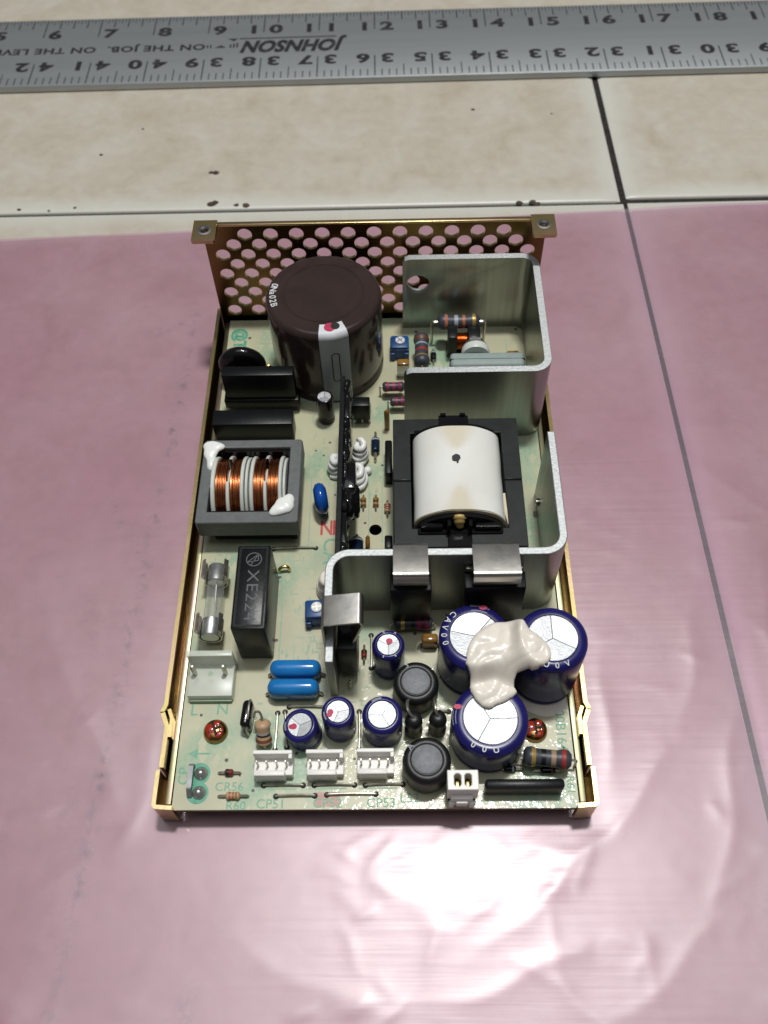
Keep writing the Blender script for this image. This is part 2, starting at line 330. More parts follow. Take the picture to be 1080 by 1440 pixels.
def eval_mesh(o):
    dg = bpy.context.evaluated_depsgraph_get(); dg.update()
    me = bpy.data.meshes.new_from_object(o.evaluated_get(dg)); return me
def drop(o):
    d = o.data; bpy.data.objects.remove(o)
    if isinstance(d, bpy.types.Curve): bpy.data.curves.remove(d)
    else: bpy.data.meshes.remove(d)
def plate(outline, holes, t):
    """flat plate in XY with round / polygonal holes, thickness t about z = 0 (mesh in mm)"""
    cu = bpy.data.curves.new('t', 'CURVE'); cu.dimensions = '2D'; cu.fill_mode = 'BOTH'; cu.extrude = t / 2
    def loop(pts):
        s = cu.splines.new('POLY'); s.points.add(len(pts) - 1); s.use_cyclic_u = True
        for p, q in zip(s.points, pts): p.co = (q[0], q[1], 0, 1)
    loop(outline)
    for h in holes:
        if len(h) == 3 and not isinstance(h[0], (tuple, list)):
            loop([(h[0] + h[2] * math.cos(math.tau * i / 24), h[1] + h[2] * math.sin(math.tau * i / 24)) for i in range(24)])
        else: loop(h)
    o = bpy.data.objects.new('t', cu); col.objects.link(o); me = eval_mesh(o); drop(o)
    b = bmesh.new(); b.from_mesh(me); bpy.data.meshes.remove(me)
    bmesh.ops.remove_doubles(b, verts=b.verts, dist=1e-4)
    return b
_glyph = {}
def text_bm(s, cap, bold=0.0, xs=1.0, thick=0.02, align='CENTER', shear=0.0, spacing=1.0):
    key = (s, cap, bold, xs, thick, align, shear, spacing)
    if key not in _glyph:
        cu = bpy.data.curves.new('t', 'FONT'); cu.body = s; cu.size = 10; cu.align_x = align; cu.align_y = 'CENTER'
        cu.offset = bold; cu.extrude = 0.01; cu.shear = shear; cu.space_character = spacing; cu.resolution_u = 3
        o = bpy.data.objects.new('t', cu); col.objects.link(o); me = eval_mesh(o); drop(o)
        k = cap / 7.0
        me.transform(Matrix.Diagonal((k * xs, k, thick / 0.02, 1)))
        _glyph[key] = me
    b = bmesh.new(); b.from_mesh(_glyph[key]); return b
def roundpath(pts, rad, n=6):
    out = []
    for i, p in enumerate(pts):
        r = rad[i] if isinstance(rad, (list, tuple)) else rad
        if i in (0, len(pts) - 1) or r == 0: out.append(Vector(p)); continue
        p = Vector(p); a = (Vector(pts[i - 1]) - p).normalized(); b = (Vector(pts[i + 1]) - p).normalized()
        ang = a.angle(b); d = r / math.tan(ang / 2); c = p + (a + b).normalized() * (r / math.sin(ang / 2))
        s, e = p + a * d - c, p + b * d - c
        for k in range(n + 1):
            t = k / n; th = s.angle(e)
            v = (s * math.sin((1 - t) * th) + e * math.sin(t * th)) / math.sin(th)
            out.append(c + v)
    return out
def bent_strip(pts, t, w0, w1, plane='XY', bm=None):
    """sheet metal strip: 2D centre line, thickness t, extruded from w0 to w1 (scalars or one per point)"""
    b = bmesh.new(); P = [Vector(p) for p in pts]; rows = []
    for i, p in enumerate(P):
        a = (p - P[i - 1]).normalized() if i else None
        c = (P[i + 1] - p).normalized() if i < len(P) - 1 else None
        d = ((a or c) + (c or a)); d = d.normalized() if d.length > 1e-6 else (a or c)
        nrm = Vector((-d.y, d.x)); k = 1.0
        if a and c: k = 1.0 / max(0.5, math.cos(a.angle(c) / 2)) if a.length and c.length else 1.0
        l, r = p + nrm * t / 2 * k, p - nrm * t / 2 * k
        lo = w0[i] if isinstance(w0, list) else w0; hi = w1[i] if isinstance(w1, list) else w1
        def v(q, w):
            return b.verts.new((q.x, q.y, w) if plane == 'XY' else ((w, q.x, q.y) if plane == 'YZ' else (q.x, w, q.y)))
        rows.append((v(l, lo), v(r, lo), v(r, hi), v(l, hi)))
    for p, q in zip(rows, rows[1:]):
        for k in range(4): b.faces.new((p[k], p[(k + 1) % 4], q[(k + 1) % 4], q[k]))
    b.faces.new(rows[0]); b.faces.new(rows[-1][::-1])
    if bm is None: return b
    return merge(bm, b)
def glob(balls, voxel=0.4, smooth=6, rough=0.25, freq=0.35):
    smooth = smooth * 9; rough *= .45; freq *= .7; k_ = voxel * 1.6
    balls = [(x, y, z, a + k_ * .8, c + k_ * .8, d + k_ * .5) for x, y, z, a, c, d in balls]
    """blob of squeezed silicone: merged balls, remeshed, smoothed, slightly uneven (mm)"""
    b = bmesh.new()
    for x, y, z, rx, ry, rz in balls:
        bmesh.ops.create_icosphere(b, subdivisions=3, radius=1.0, matrix=Matrix.Translation((x, y, z)) @ Matrix.Diagonal((rx, ry, rz, 1)))
    me = bpy.data.meshes.new('t'); b.to_mesh(me); b.free()
    o = bpy.data.objects.new('t', me); col.objects.link(o)
    r = o.modifiers.new('r', 'REMESH'); r.mode = 'VOXEL'; r.voxel_size = voxel
    s = o.modifiers.new('s', 'SMOOTH'); s.iterations = smooth; s.factor = 0.5
    m2 = eval_mesh(o); drop(o)
    b = bmesh.new(); b.from_mesh(m2); bpy.data.meshes.remove(m2); b.normal_update()
    for v in b.verts:
        q = v.co * freq
        v.co += v.normal * rough * (noise.noise(q) + 0.5 * noise.noise(q * 2.3))
    return b
def cylpatch(R, a0, a1, z0, z1, n=10, ro=0.05):
    b = bmesh.new(); A = []; 
    for i in range(n + 1):
        a = a0 + (a1 - a0) * i / n
        A.append([b.verts.new(((R + ro) * math.cos(a), (R + ro) * math.sin(a), z)) for z in (z0, z1)])
    for p, q in zip(A, A[1:]): b.faces.new((p[0], q[0], q[1], p[1]))
    return b
R90 = math.pi / 2

# ================================================================== the setting
# tiles: a joint runs nearly along y at x = 95 and another nearly along x at y = 235; a third lies under the ruler
def tile(x0, x1, y0, y1, shear_x, shear_y, zt=0.0):
    b = bmesh.new(); n = 26
    layer = b.verts.layers.float.new('rim')
    def coord(t, a, c):          # samples crowded towards both ends
        t = 0.5 - 0.5 * math.cos(math.pi * t); return a + (c - a) * t
    g = []
    for j in range(n + 1):
        row = []
        for i in range(n + 1):
            x, y = coord(i / n, x0, x1), coord(j / n, y0, y1)
            d = min(x - x0, x1 - x, y - y0, y1 - y)
            d += 2.0 * noise.noise((x * 0.06, y * 0.06, 3))
            z = zt - 0.7 * max(0.0, 1 - max(0.0, min(x - x0, x1 - x, y - y0, y1 - y)) / 0.9) ** 2
            v = b.verts.new((x + (y - 235) * shear_x, y + x * shear_y, z)); v[layer] = max(0.0, min(1.0, 1.15 - d / 9.0)) * 0.85
            row.append(v)
        g.append(row)
    for j in range(n):
        for i in range(n): b.faces.new((g[j][i], g[j][i + 1], g[j + 1][i + 1], g[j + 1][i]))
    rim = [e for e in b.edges if e.is_boundary]
    ex = bmesh.ops.extrude_edge_only(b, edges=rim)
    for v in [q for q in ex['geom'] if isinstance(q, bmesh.types.BMVert)]: v.co.z = -6
    return b
floor = tag(add('floor', box(-900, 1000, -700, 1100, -8, -1.3), 'grout'), kind='structure')
SX, SY = -0.0135, 0.004
J = 1.3
for x0, x1, y0, y1, zt in ((-480, 96 - .85, -340, 234.4 - .7, 0), (96 + .85, 520, -340, 235.6 - J, -0.15),
                           (-480, 95.5 - J, 234.4 + .7, 326, 0), (95.5 + J, 520, 235.6 + J, 326.5, -0.1), (-300, 420, 329, 720, 0.1)):
    add('tile', tile(x0, x1, y0, y1, SX, SY, zt), 'tile', floor, smooth=40)
# crumbs of dirt on the tiles
cb = bmesh.new()
for x, y, r in ((-66, 237.5, 1.4), (-64.5, 238.6, 1.1), (-52, 236.6, 1.2), (-56, 236.9, .8), (-115, 270, .6), (-100, 287, .5), (40, 296, .7), (60, 235, 1.3), (55, 234.8, 1.1), (62, 234.5, .9), (73, 292, .4),
                (-66, 257, 1.1), (-68, 257.2, .8), (-142, 236.5, .7), (-130, 235.6, .5), (-120, 237, .6)):
    s = bmesh.new(); bmesh.ops.create_icosphere(s, subdivisions=2, radius=r, matrix=Matrix.Translation((x, y, r * .2)) @ Matrix.Diagonal((1.2, .9, .35, 1)))
    for v in s.verts: v.co += Vector((noise.noise(v.co * 1.5), noise.noise(v.co * 1.5 + Vector((9, 0, 0))), 0)) * r * .5
    merge(cb, s)
tag(add('dirt_crumbs', cb, 'dirt'), 'dark crumbs of dirt scattered along the tile joints', 'dirt', kind='stuff')

# ---------------------------------------------------------------- pink sheet
FOLDS = [(30, -27, 54, -7, 6.5, .50), (54, -7, 78, 18, 5.0, .42), (-4, -14, 30, -24, 6.0, .26), (16, -41, 42, -34, 5.0, .42), (42, -34, 54, -50, 5.0, .42), (-62, -2, -57, 22, 5.0, .34),
         (59, 10, 62, 40, 5.0, .36), (84, -14, 94, 20, 6.0, .45), (83, 30, 90, 56, 6.0, .40), (-34, -4, 6, -3, 4.0, .16), (100, 110, 146, 66, 8.0, .40), (-120, -26, -78, -46, 7.0, .34), (56, -44, 80, -26, 6.0, .34),
         (-95, 60, -70, 10, 8.0, .30), (104, -20, 112, 60, 7.0, .35), (-30, -30, 0, -44, 7.0, .26), (66, 60, 90, 110, 8.0, .26), (-130, 150, -75, 190, 9.0, .3)]
cr_ = random.Random(21); CRINKLE = []
for k in range(90):
    zone = k % 3
    cx_, cy_ = (cr_.uniform(-10, 60), cr_.uniform(-46, -2)) if zone == 0 else (cr_.uniform(58, 115), cr_.uniform(-45, 130)) if zone == 1 else (cr_.uniform(-125, 60), cr_.uniform(-50, 40))
    an, ln = cr_.gauss(.5, .7), cr_.uniform(5, 16)
    CRINKLE.append((cx_, cy_, math.cos(an), math.sin(an), ln / 2, cr_.uniform(.9, 2.2), cr_.uniform(.06, .26)))
def crinkles(x, y):
    h = 0.0
    for cx_, cy_, ux, uy, L, w, a in CRINKLE:
        dx, dy = x - cx_, y - cy_
        if abs(dx) > 16 or abs(dy) > 16: continue
        t = (dx * ux + dy * uy) / L; q = -dx * uy + dy * ux + .8 * math.sin(t * 2.2)
        if abs(t) < 1.5: h += a * math.exp(-math.hypot(q, .3) / w) * (1 - (t / 1.5) ** 2) ** 2
    return h
def film_height(x, y):
    def ss(t): t = max(0.0, min(1.0, t)); return t * t * (3 - 2 * t)
    # flat under and close to the metal tray
    dx = max(abs(x) - 55, 0); dy = max(-y - 0, y - 168, 0); d = math.hypot(dx, dy)
    k = ss((d - 0.5) / 7.0)
    q = Vector((x, y, 0))
    h = 0.20 * (noise.noise(q * 0.014 + Vector((3.1, 0, 0))) + 0.3) + 0.05 * noise.noise(q * 0.05) + 0.012 * noise.noise(q * 0.25)
    def fold(x0, y0, x1, y1, w, a):
        w *= .62; a *= .72
        L = math.hypot(x1 - x0, y1 - y0); ux, uy = (x1 - x0) / L, (y1 - y0) / L
        t = ((x - x0) * ux + (y - y0) * uy) / L; s = -(x - x0) * uy + (y - y0) * ux
        s += 1.4 * math.sin(t * 5.0)
        if t < -.6 or t > 1.6 or abs(s) > 5 * w: return 0.0
        return a * math.exp(-math.hypot(s, .5) / (w * (.75 if s > 0 else 1.3))) * ss((t + .6) / 1.0) * ss((1.6 - t) / 1.0)
    h += sum(fold(*f) for f in FOLDS) + crinkles(x, y)
    h *= k
    # the free edge at the back lies down
    e = 221.5 + (x + 70) * 0.046
    h *= 0.25 + 0.75 * ss((e - y) / 14.0)
    return 0.35 + max(0.0, h) + (.55 + .35 * noise.noise((x * .03, 0, 2))) * math.exp(-max(0.0, e - y) / 2.2) * (0 if abs(x) < 60 else 1)
def seg_d(x, y, a, c):
    ax, ay = a; bx, by = c; t = ((x - ax) * (bx - ax) + (y - ay) * (by - ay)) / ((bx - ax) ** 2 + (by - ay) ** 2); t = max(0, min(1, t))
    return math.hypot(x - ax - t * (bx - ax), y - ay - t * (by - ay))
fb = bmesh.new(); sl = fb.verts.layers.float.new('scuff')
NX, NY = 400, 350; X0, X1, Y0 = -200, 215, -140
scuffs = [((-65, 178), (-66, 140)), ((-66, 140), (-69, 75)), ((-69, 75), (-71, 20)), ((-71, 20), (-74, -46)), ((-69, 75), (-82, 96)), ((-66, 175), (-80, 168)), ((-120, 20), (-150, -20)), ((-45, -46), (-42, -38))]
g = []
for j in range(NY + 1):
    row = []
    for i in range(NX + 1):
        x = X0 + (X1 - X0) * i / NX
        e = 221.8 + (x + 70) * 0.046 + 0.9 * noise.noise((x * 0.02, 0, 7))
        y = Y0 + (e - Y0) * j / NY
        v = fb.verts.new((x, y, film_height(x, y)))
        dd = min(seg_d(x, y, a, c) for a, c in scuffs) + 1.5 * noise.noise((x * .1, y * .1, 1))
        v[sl] = max(0.0, 1 - dd / 3.2) * 0.8
        row.append(v)
    g.append(row)
for j in range(NY):
    for i in range(NX): fb.faces.new((g[j][i], g[j][i + 1], g[j + 1][i + 1], g[j + 1][i]))
tag(add('plastic_sheet', fb, 'film', smooth=180, recalc=False), 'thin translucent pink plastic sheet spread wrinkled over the tiles', 'plastic sheet')

# ---------------------------------------------------------------- ruler
IN = 25.4
ruler = add('ruler', box(-12.25 * IN, 36.25 * IN, -1.0, 51.8, 0, 3.0, 0.45), 'ruler', None, (-1.79, 317.13, 0.25), (0, 0, 0.0108))
tag(ruler, 'long brushed aluminium ruler with black inch numbers lying across the tiles', 'ruler')
ZR = 3.03
tb = bmesh.new()
def quad(b, x0, x1, y0, y1, z):
    b.faces.new([b.verts.new(p) for p in ((x0, y0, z), (x1, y0, z), (x1, y1, z), (x0, y1, z))])
for k in range(0, 48 * 16 + 1):
    x = (k / 16 - 12) * IN
    L = 14.5 if k % 16 == 0 else 7.0 if k % 8 == 0 else 7.0 if k % 4 == 0 else 3.6 if k % 2 == 0 else 2.6
    w = 0.5 if k % 4 == 0 else 0.34
    quad(tb, x - w / 2, x + w / 2, 51.0 - L, 51.0, ZR)
for k in range(0, 48 * 8 + 1):
    x = (36 - k / 8) * IN
    L = 15.5 if k % 8 == 0 else 8.4 if k % 4 == 0 else 4.8
    w = 0.52 if k % 8 == 0 else 0.42
    quad(tb, x - w / 2, x + w / 2, 0.2, 0.2 + L, ZR)
add('graduation_marks', tb, 'ruler_ink', ruler, smooth=0)
nb = bmesh.new()
def put(b, s, cap, x, y, rz=0, **kw): merge(b, text_bm(s, cap, **kw), Matrix.Translation((x, y, ZR)) @ Matrix.Rotation(rz, 4, 'Z'))
for n in range(1, 48):
    s = str(n); x = (n - 12) * IN
    kw = dict(bold=0.42, xs=1.32)
    if len(s) == 1: put(nb, s, 6.4, x + 5.2, 38.6, **kw)
    else: put(nb, s[0], 6.4, x - 4.6, 38.6, **kw); put(nb, s[1], 6.4, x + 5.6, 38.6, **kw)
    x = (36 - n) * IN
    if len(s) == 1: put(nb, s, 6.4, x - 5.2, 13.8, math.pi, **kw)
    else: put(nb, s[0], 6.4, x + 5.6, 13.8, math.pi, **kw); put(nb, s[1], 6.4, x - 5.2, 13.8, math.pi, **kw)
add('printed_numbers', nb, 'ruler_ink', ruler, smooth=0)
lb = bmesh.new()
put(lb, 'JOHNSON', 8.6, -36.6, 25.4, math.pi, bold=0.5, xs=0.765, shear=0.30, spacing=1.04)
merge(lb, box(-61.5, -17.5, 31.2, 32.0, ZR, ZR + .02))
put(lb, 'ON THE JOB.  ON THE LEVEL.', 4.4, -127.5, 26.0, math.pi, bold=0.36, xs=1.12, spacing=1.1)
for k in range(3): quad(lb, -62.6 - k * 1.5, -61.8 - k * 1.5, 24.6, 28.2 - k * .5, ZR)
lb.faces.new([lb.verts.new(p) for p in ((-67, 24.6, ZR), (-72.6, 24.6, ZR), (-69.6, 26.8, ZR))])
lb.faces.new([lb.verts.new(p) for p in ((-62, 31.9, ZR), (-67, 31.9, ZR), (-64, 29.6, ZR))])
for k in range(2): quad(lb, -74.6 - k * 1.5, -73.8 - k * 1.5, 24.6, 27.0, ZR)
add('printed_lettering', lb, 'ruler_ink', ruler, smooth=0)

# ================================================================== the power supply
psu = bpy.data.objects.new('power_supply', None); col.objects.link(psu)
psu.location = (0, 0, 0.0004); psu.empty_display_size = 0.02
tag(psu, 'open power supply board in a gold metal tray with capacitors, heatsinks and transformer', 'power supply')
ZB -= 0.4
def part(name, bm, m, x=0, y=0, z=0, rot=(0, 0, 0), smooth=35, label=None):
    o = add(name, bm, m, psu, (x, y, ZB + z), rot, smooth)
    if label: o['label'] = label
    return o
def sub(name, bm, m, parent, x=0, y=0, z=0, rot=(0, 0, 0), smooth=35):
    return add(name, bm, m, parent, (x, y, z), rot, smooth)

# ---------------------------------------------------------------- tray
tray = part('tray', box(-54.4, 54.4, 2.6, 168, -8.3, -7.3, 0.2), 'gold_shaded')
for s in (-1, 1):
    pts = [(53.9, 168), (53.9, 26.0), (54.6, 24.2), (53.0, 20.4), (53.0, 9.6)]
    P = roundpath([(s * a, c) for a, c in pts], [0, 0.8, 0.8, 0.8, 0], 3)
    zt = 3.4
    hi = [zt if p.y > 24 or p.y < 20 else zt - 0.2 for p in P]
    sw = sub('side_wall', bent_strip(P, 1.1, -7.3, hi), ['gold', 'gold_shaded'], tray)
    for p in sw.data.polygons: p.material_index = 1 if p.normal.x * s < -.7 else 0  # inward faces get the darkened zinc, shade put into the colour
    sub('corner_tab', bent_strip(roundpath([(s * 53.9, 9.3), (s * 53.9, 0.2), (s * 49.3, -0.1)], [0, 0.7, 0], 4), 1.0, -7.3, [2.6] * 7), 'gold', tray)
    sub('inner_ledge', box(min(s * 50.4, s * 51.9), max(s * 50.4, s * 51.9), 1.5, 165, -7.3, -0.3, 0.15), 'iris', tray)
    sub('edge_hook', bent_strip(roundpath([(s * 53.2, 25.2), (s * 52.2, 22.6), (s * 52.2, 17.8)], [0, .8, 0], 3), 0.9, -4, 2.3), 'gold', tray)
# perforated back wall
holes = []
PIT = 8.05; RP = 4.0
for r in range(9):
    zc = 35.8 - RP * r
    odd = r % 2
    for c in range(13 - odd):
        xh = (c - 6 + 0.5 * odd) * PIT
        if r == 0 and c in (0, 12): continue
        holes.append((xh, zc, 2.28))
out = [(-53.2, -7.2), (53.2, -7.2), (53.2, 39.6), (-53.2, 39.6)]
pb = plate(out, holes, 1.0)
xf(pb, Matrix.Translation((0, 167.2, 0)) @ Matrix.Rotation(R90, 4, 'X'))
bw = sub('perforated_wall', pb, ['gold', 'gold_shaded'], tray, smooth=30)
for p in bw.data.polygons: p.material_index = 1 if abs(p.normal.y) > .8 else 0  # flat faces take the painted-in shade, hole rims keep the plain zinc
lip = box(-48, 48, 166.3, 167.75, 39.3, 40.1, 0.2); sub('top_rim', lip, 'gold', bw)
for s in (-1, 1):
    x0 = s * 51.6
    tabp = plate([(-3.6, -4.4), (-3.2, -4.8), (3.2, -4.8), (3.6, -4.4), (3.6, 4.6), (-3.6, 4.6)], [(0, 0, 1.75)], 1.1)
    tb_ = sub('mounting_tab', tabp, 'gold', tray, x0, 163.2, 40.2)
    sub('threaded_boss', lathe([(1.05, -2.4), (2.3, -2.4), (2.3, 0.0), (2.25, .72), (1.55, .8), (1.05, 0.35), (1.05, -2.4)], 28), 'steel', tb_)

# ---------------------------------------------------------------- circuit board
ol = [(-50, 0.3), (-49.2, 0), (49.2, 0), (50, 0.6), (50.2, 165.4), (-50.4, 165.4)]
bb = plate(ol, [(-0.2, 80.4, 1.85)], 1.6); xf(bb, Matrix.Translation((0, 0, -0.8)))
board = part('circuit_board', bb, ['pcb', 'pcb_edge'], smooth=20)
for p in board.data.polygons:
    if abs(p.normal.z) < 0.5: p.material_index = 1
sub('standoff', lathe([(0, -7.3), (2.4, -7.3), (2.4, -1.65), (0, -1.65)], 20), 'gold_shaded', board, -40.9, 19.7)
sub('standoff', lathe([(0, -7.3), (2.4, -7.3), (2.4, -1.65), (0, -1.65)], 20), 'gold_shaded', board, 40.8, 19.4)
sub('standoff', lathe([(0, -7.3), (2.4, -7.3), (2.4, -1.65), (0, -1.65)], 20), 'gold_shaded', board, 30, 156)
sub('standoff', lathe([(0, -7.3), (2.4, -7.3), (2.4, -1.65), (0, -1.65)], 20), 'gold_shaded', board, -30, 156)
def silk(s, cap, x, y, rz=0, m='green_ink', **kw):
    kw.setdefault('bold', 0.06); kw.setdefault('xs', 1.0)
    return sub('board_lettering', text_bm(s, cap, **kw), m, board, x, y, 0.03, (0, 0, rz), smooth=0)
silk('CP51', 2.3, -25.6, 1.3); silk('CP52', 2.3, -11.6, 1.4); silk('CP53', 2.3, 1.6, 1.4); silk('L52', 2.3, 8.6, 2.5)
silk('R60', 2.2, -34.2, 0.9); silk('CR56', 2.2, -36.2, 5.6); silk('L', 3.0, -47.2, 25.6); silk('N', 3.0, -39.8, 25.8)
silk('CP', 2.6, -49.0 + 1.2, 8.4, R90); silk('R52', 1.9, -29.6, 16.0, -R90, 'green_pale')
silk('00B164', 2.5, 47.4, 19.6, -R90); silk('R61', 2.0, 48.4, 5.6, -R90)
silk('@TD', 4.0, -46.4, 154.9, -R90, 'green_lacquer', bold=0.4); silk('081', 4.0, -37.6, 157.5, -R90, 'green_pale')
silk('NP', 4.9, -13.4, 81.0, 0, 'red_faint', bold=0.2, xs=.74, spacing=.86); silk('CA', 4.6, -13.2, 73.4, -R90)
silk('R', 2.4, -13.0, 44.0, 0, 'green_pale')
sub('ink_stain', box(-14.6, -8.6, 0.7, 4.2, 0.012, 0.022), 'pink_stain', board, smooth=0)
ar = bmesh.new(); quad(ar, -44.98, -41.8, 13.9, 14.35, .03); ar.faces.new([ar.verts.new(p) for p in ((-47.4, 14.1, .03), (-45.0, 12.7, .03), (-45.0, 15.6, .03))])
sub('board_arrow', ar, 'green_ink', board, smooth=0)
# printed component outlines and varnished tracks
def tracks(name, segs, m, z=0.02, joined=False):
    if not joined and len(segs) > 1:
        for q in segs: tracks(name, [q], m, z)
        return
    b = bmesh.new()
    for x0, y0, x1, y1, w in segs:
        z += 0.0003
        d = Vector((x1 - x0, y1 - y0)).normalized(); n = Vector((-d.y, d.x)) * w / 2
        b.faces.new([b.verts.new((x, y, z)) for x, y in ((x0 - n.x, y0 - n.y), (x1 - n.x, y1 - n.y), (x1 + n.x, y1 + n.y), (x0 + n.x, y0 + n.y))])
    o = sub(name, b, m, board, smooth=0)
    if joined: o['kind'] = 'stuff'
tracks('printed_outline', [(-19.6, 75, -19.6, 104, .35), (-19.6, 104, -19.0, 104, .35), (-26, 39, -26, 66, .4), (1.8, 76, 1.8, 116, .35), (-2.2, 78, -2.2, 104, .35), (-15, 66, -15, 72, .3),
                           (-28.5, 9.6, -28.5, 6.0, .3), (-29.5, 5.1, -19.6, 5.1, .5), (-16.6, 5.1, -7.0, 5.1, .5), (-3.9, 5.1, 5.6, 5.1, .5), (43, 118, 43, 155, .35), (46.5, 95, 46.5, 110, .35),
                           (-22, 40, -22, 44, .3), (-12, 56, -12, 62, .3), (-5, 46, -5, 30, .3), (21, 40.5, 17, 44, .3), (26, 1.9, 46, 1.9, .4)], 'green_pale')
def ring_print(x, y, r, w=.35):
    b = lathe([(r - w, 0.02), (r, 0.021)], 36); sub('printed_outline', b, 'green_pale', board, x, y, 0, smooth=0)
ring_print(-15.8, 122, 4.6); ring_print(-17.4, 18.7, 5.3); ring_print(-8.8, 20.6, 5.0); ring_print(2.1, 19.8, 6.0); ring_print(3.7, 37.5, 5.0)
random.seed(3)
seg = []
for cx0, cy0, n, wx, wy in ((-20, 58, 46, 6, 17), (-20, 40, 16, 5, 5), (-14, 42, 12, 5, 8), (-4, 32, 24, 6, 7), (-46, 72, 10, 3, 3), (-47, 50, 12, 2.4, 14), (19, 30, 8, 3, 5), (45, 70, 8, 2, 8), (44, 106, 6, 2, 6), (-17, 104, 10, 3, 14), (-30, 22, 8, 5, 6), (0, 96, 10, 2, 8)):
    for _ in range(n):
        x = cx0 + random.uniform(-wx, wx); y = cy0 + random.uniform(-wy, wy); w = random.uniform(.25, .55)
        if random.random() < .6: seg.append((x, y, x, y + random.uniform(.8, 2.2), w))
        else: seg.append((x, y, x + random.uniform(.8, 2.0), y, w))
tracks('printed_marks', seg, 'green_pale', 0.016, True)

hb = bmesh.new(); rg = random.Random(11); used = []
for _ in range(95):
    x, y = rg.uniform(-47, 47), rg.uniform(3, 160)
    if min([math.hypot(x - a, y - c) for a, c in used] or [9]) < 2.2: continue
    used.append((x, y)); r_ = rg.uniform(.2, .36)
    merge(hb, lathe([(0, .05), (r_, .05), (r_ * 1.5, .02)], 10, at=(x, y, 0)))
hp = sub('solder_holes', hb, 'hole_rim', board, smooth=0); hp['kind'] = 'stuff'

# ---------------------------------------------------------------- heatsinks
def heatsink(name, pts, rad, tops, t=2.1, base=0.0, holes=()):
    P = roundpath(pts, rad, 8)
    b = bent_strip(P, t, base, tops(P))
    o = part(name, b, ['alu', 'alu_edge_lit'], smooth=40)
    return o
def finish_edges(o):
    for p in o.data.polygons: p.material_index = 1 if p.normal.z > 0.55 else 0  # upward faces take the paler, lit edge colour
def bevel_mod(o, w=0.25):
    m = o.modifiers.new('soft_edge', 'BEVEL'); m.width = w * S; m.segments = 2; m.limit_method = 'ANGLE'; m.angle_limit = math.radians(50)
def t1(P): return [27.6 if p.x < 9.0 else 29.3 if p.x < 10.2 else 30.0 for p in P]
hs1 = heatsink('upper_heatsink'.replace('upper_', 'u_shaped_'), [(8.7, 115.2), (9.4, 115.2), (10.8, 115.2), (50.0, 115.2), (50.0, 161.8), (10.8, 161.8), (9.4, 161.8), (8.7, 161.8)], [0, 0, 0, 4.2, 4.2, 0, 0, 0], t1)
cut = add('t', lathe([(0, -4), (3.7, -4), (3.7, 4), (0, 4)], 36, 'Y'), 'alu', None, (13.7, 161.8, ZB + .4 + 19.6))
bo = hs1.modifiers.new('b', 'BOOLEAN'); bo.object = cut; bo.operation = 'DIFFERENCE'
dgm = eval_mesh(hs1); hs1.modifiers.clear(); old = hs1.data; hs1.data = dgm; drop(cut)
finish_edges(hs1); bevel_mod(hs1)
hs1['label'] = 'U-shaped aluminium heatsink with a round hole in its back wall'
def t2(P):
    out = []
    for p in P: out.append(22.0 if p.x < -8 and p.y < 42.9 else 30.0)
    return out
hs2 = heatsink('bent_heatsink', [(-10.6, 29.2), (-10.6, 42.85), (-10.6, 42.95), (-10.6, 55.2), (48.2, 55.2), (48.2, 92.6)], [0, 0, 0, 5.0, 5.0, 0], t2)
finish_edges(hs2); bevel_mod(hs2)
hs2['label'] = 'bent aluminium heatsink wall carrying three spring clips'
sub('rivet', lathe([(0, 0), (1.2, 0), (1.2, .7), (.5, .9), (.5, .5), (0, .5)], 20), 'steel', hs2, 47.1, 86, 5, (0, -R90, 0))
# slots in the top edge by the clips are filled by the clips themselves
def power_transistor(x, y, w, hgt, z0, rz):
    o = part('power_transistor', box(-w / 2, w / 2, -2.4, 2.4, z0, z0 + hgt, 0.35), 'black', x, y, 0, (0, 0, rz))
    for k in (-1, 0, 1): sub('lead', tube([(k * w / 3.4, 0, z0 + .2), (k * w / 3.4, 0, 0)], .45, 8, False), 'tin', o)
    return o
def clip(x, y, w, rz):
    """spring clip: local +(-y) goes away from the wall"""
    P = roundpath([(2.6, 14), (2.2, 30.4), (-7.6, 31.5), (-8.0, 29.0), (-3.0, 17.0), (-4.2, 14.0)], [0, 1.0, 0.9, 0.6, 1.2, 0], 5)
    o = part('spring_clip', bent_strip(P, 0.55, -w / 2, w / 2, 'YZ'), 'steel', x, y, 0, (0, 0, rz), smooth=50)
    bb_ = bmesh.new()
    for s in (-1, 1): box(s * w / 2 - (.9 if s > 0 else .1), s * w / 2 + (.1 if s > 0 else .9) , -2.4, -1.5, 21.4, 24.2, .15, 1, bb_)
    sub('clip_lug', bb_, 'steel', o)
    return o
power_transistor(9.6, 51.0, 10.6, 17, 5, 0); clip(9.6, 55.2, 8.7, 0)
power_transistor(31.0, 51.0, 15.5, 19, 4, 0); clip(30.8, 55.2, 11.6, 0)
power_transistor(-6.6, 38.8, 9.6, 15, 4, R90); 
P = roundpath([(-11.9, 16), (-11.9, 29.9), (-2.6, 31.4), (-2.2, 29.6), (-6.6, 14)], [0, .7, .7, .5, 0], 5)
part('spring_clip', bent_strip(P, 0.55, 35.0, 43.0, 'XZ'), 'steel', smooth=50)
# slotted frame visible behind the wide clip
fr = bmesh.new(); box(23.6, 25.2, 53.2, 54.1, 8, 24.4, .2, 1, fr); box(36.6, 38.2, 53.2, 54.1, 8, 24.4, .2, 1, fr); box(23.6, 38.2, 52.9, 54.1, 23.4, 24.9, .2, 1, fr)
part('transistor_bracket', fr, 'alu')

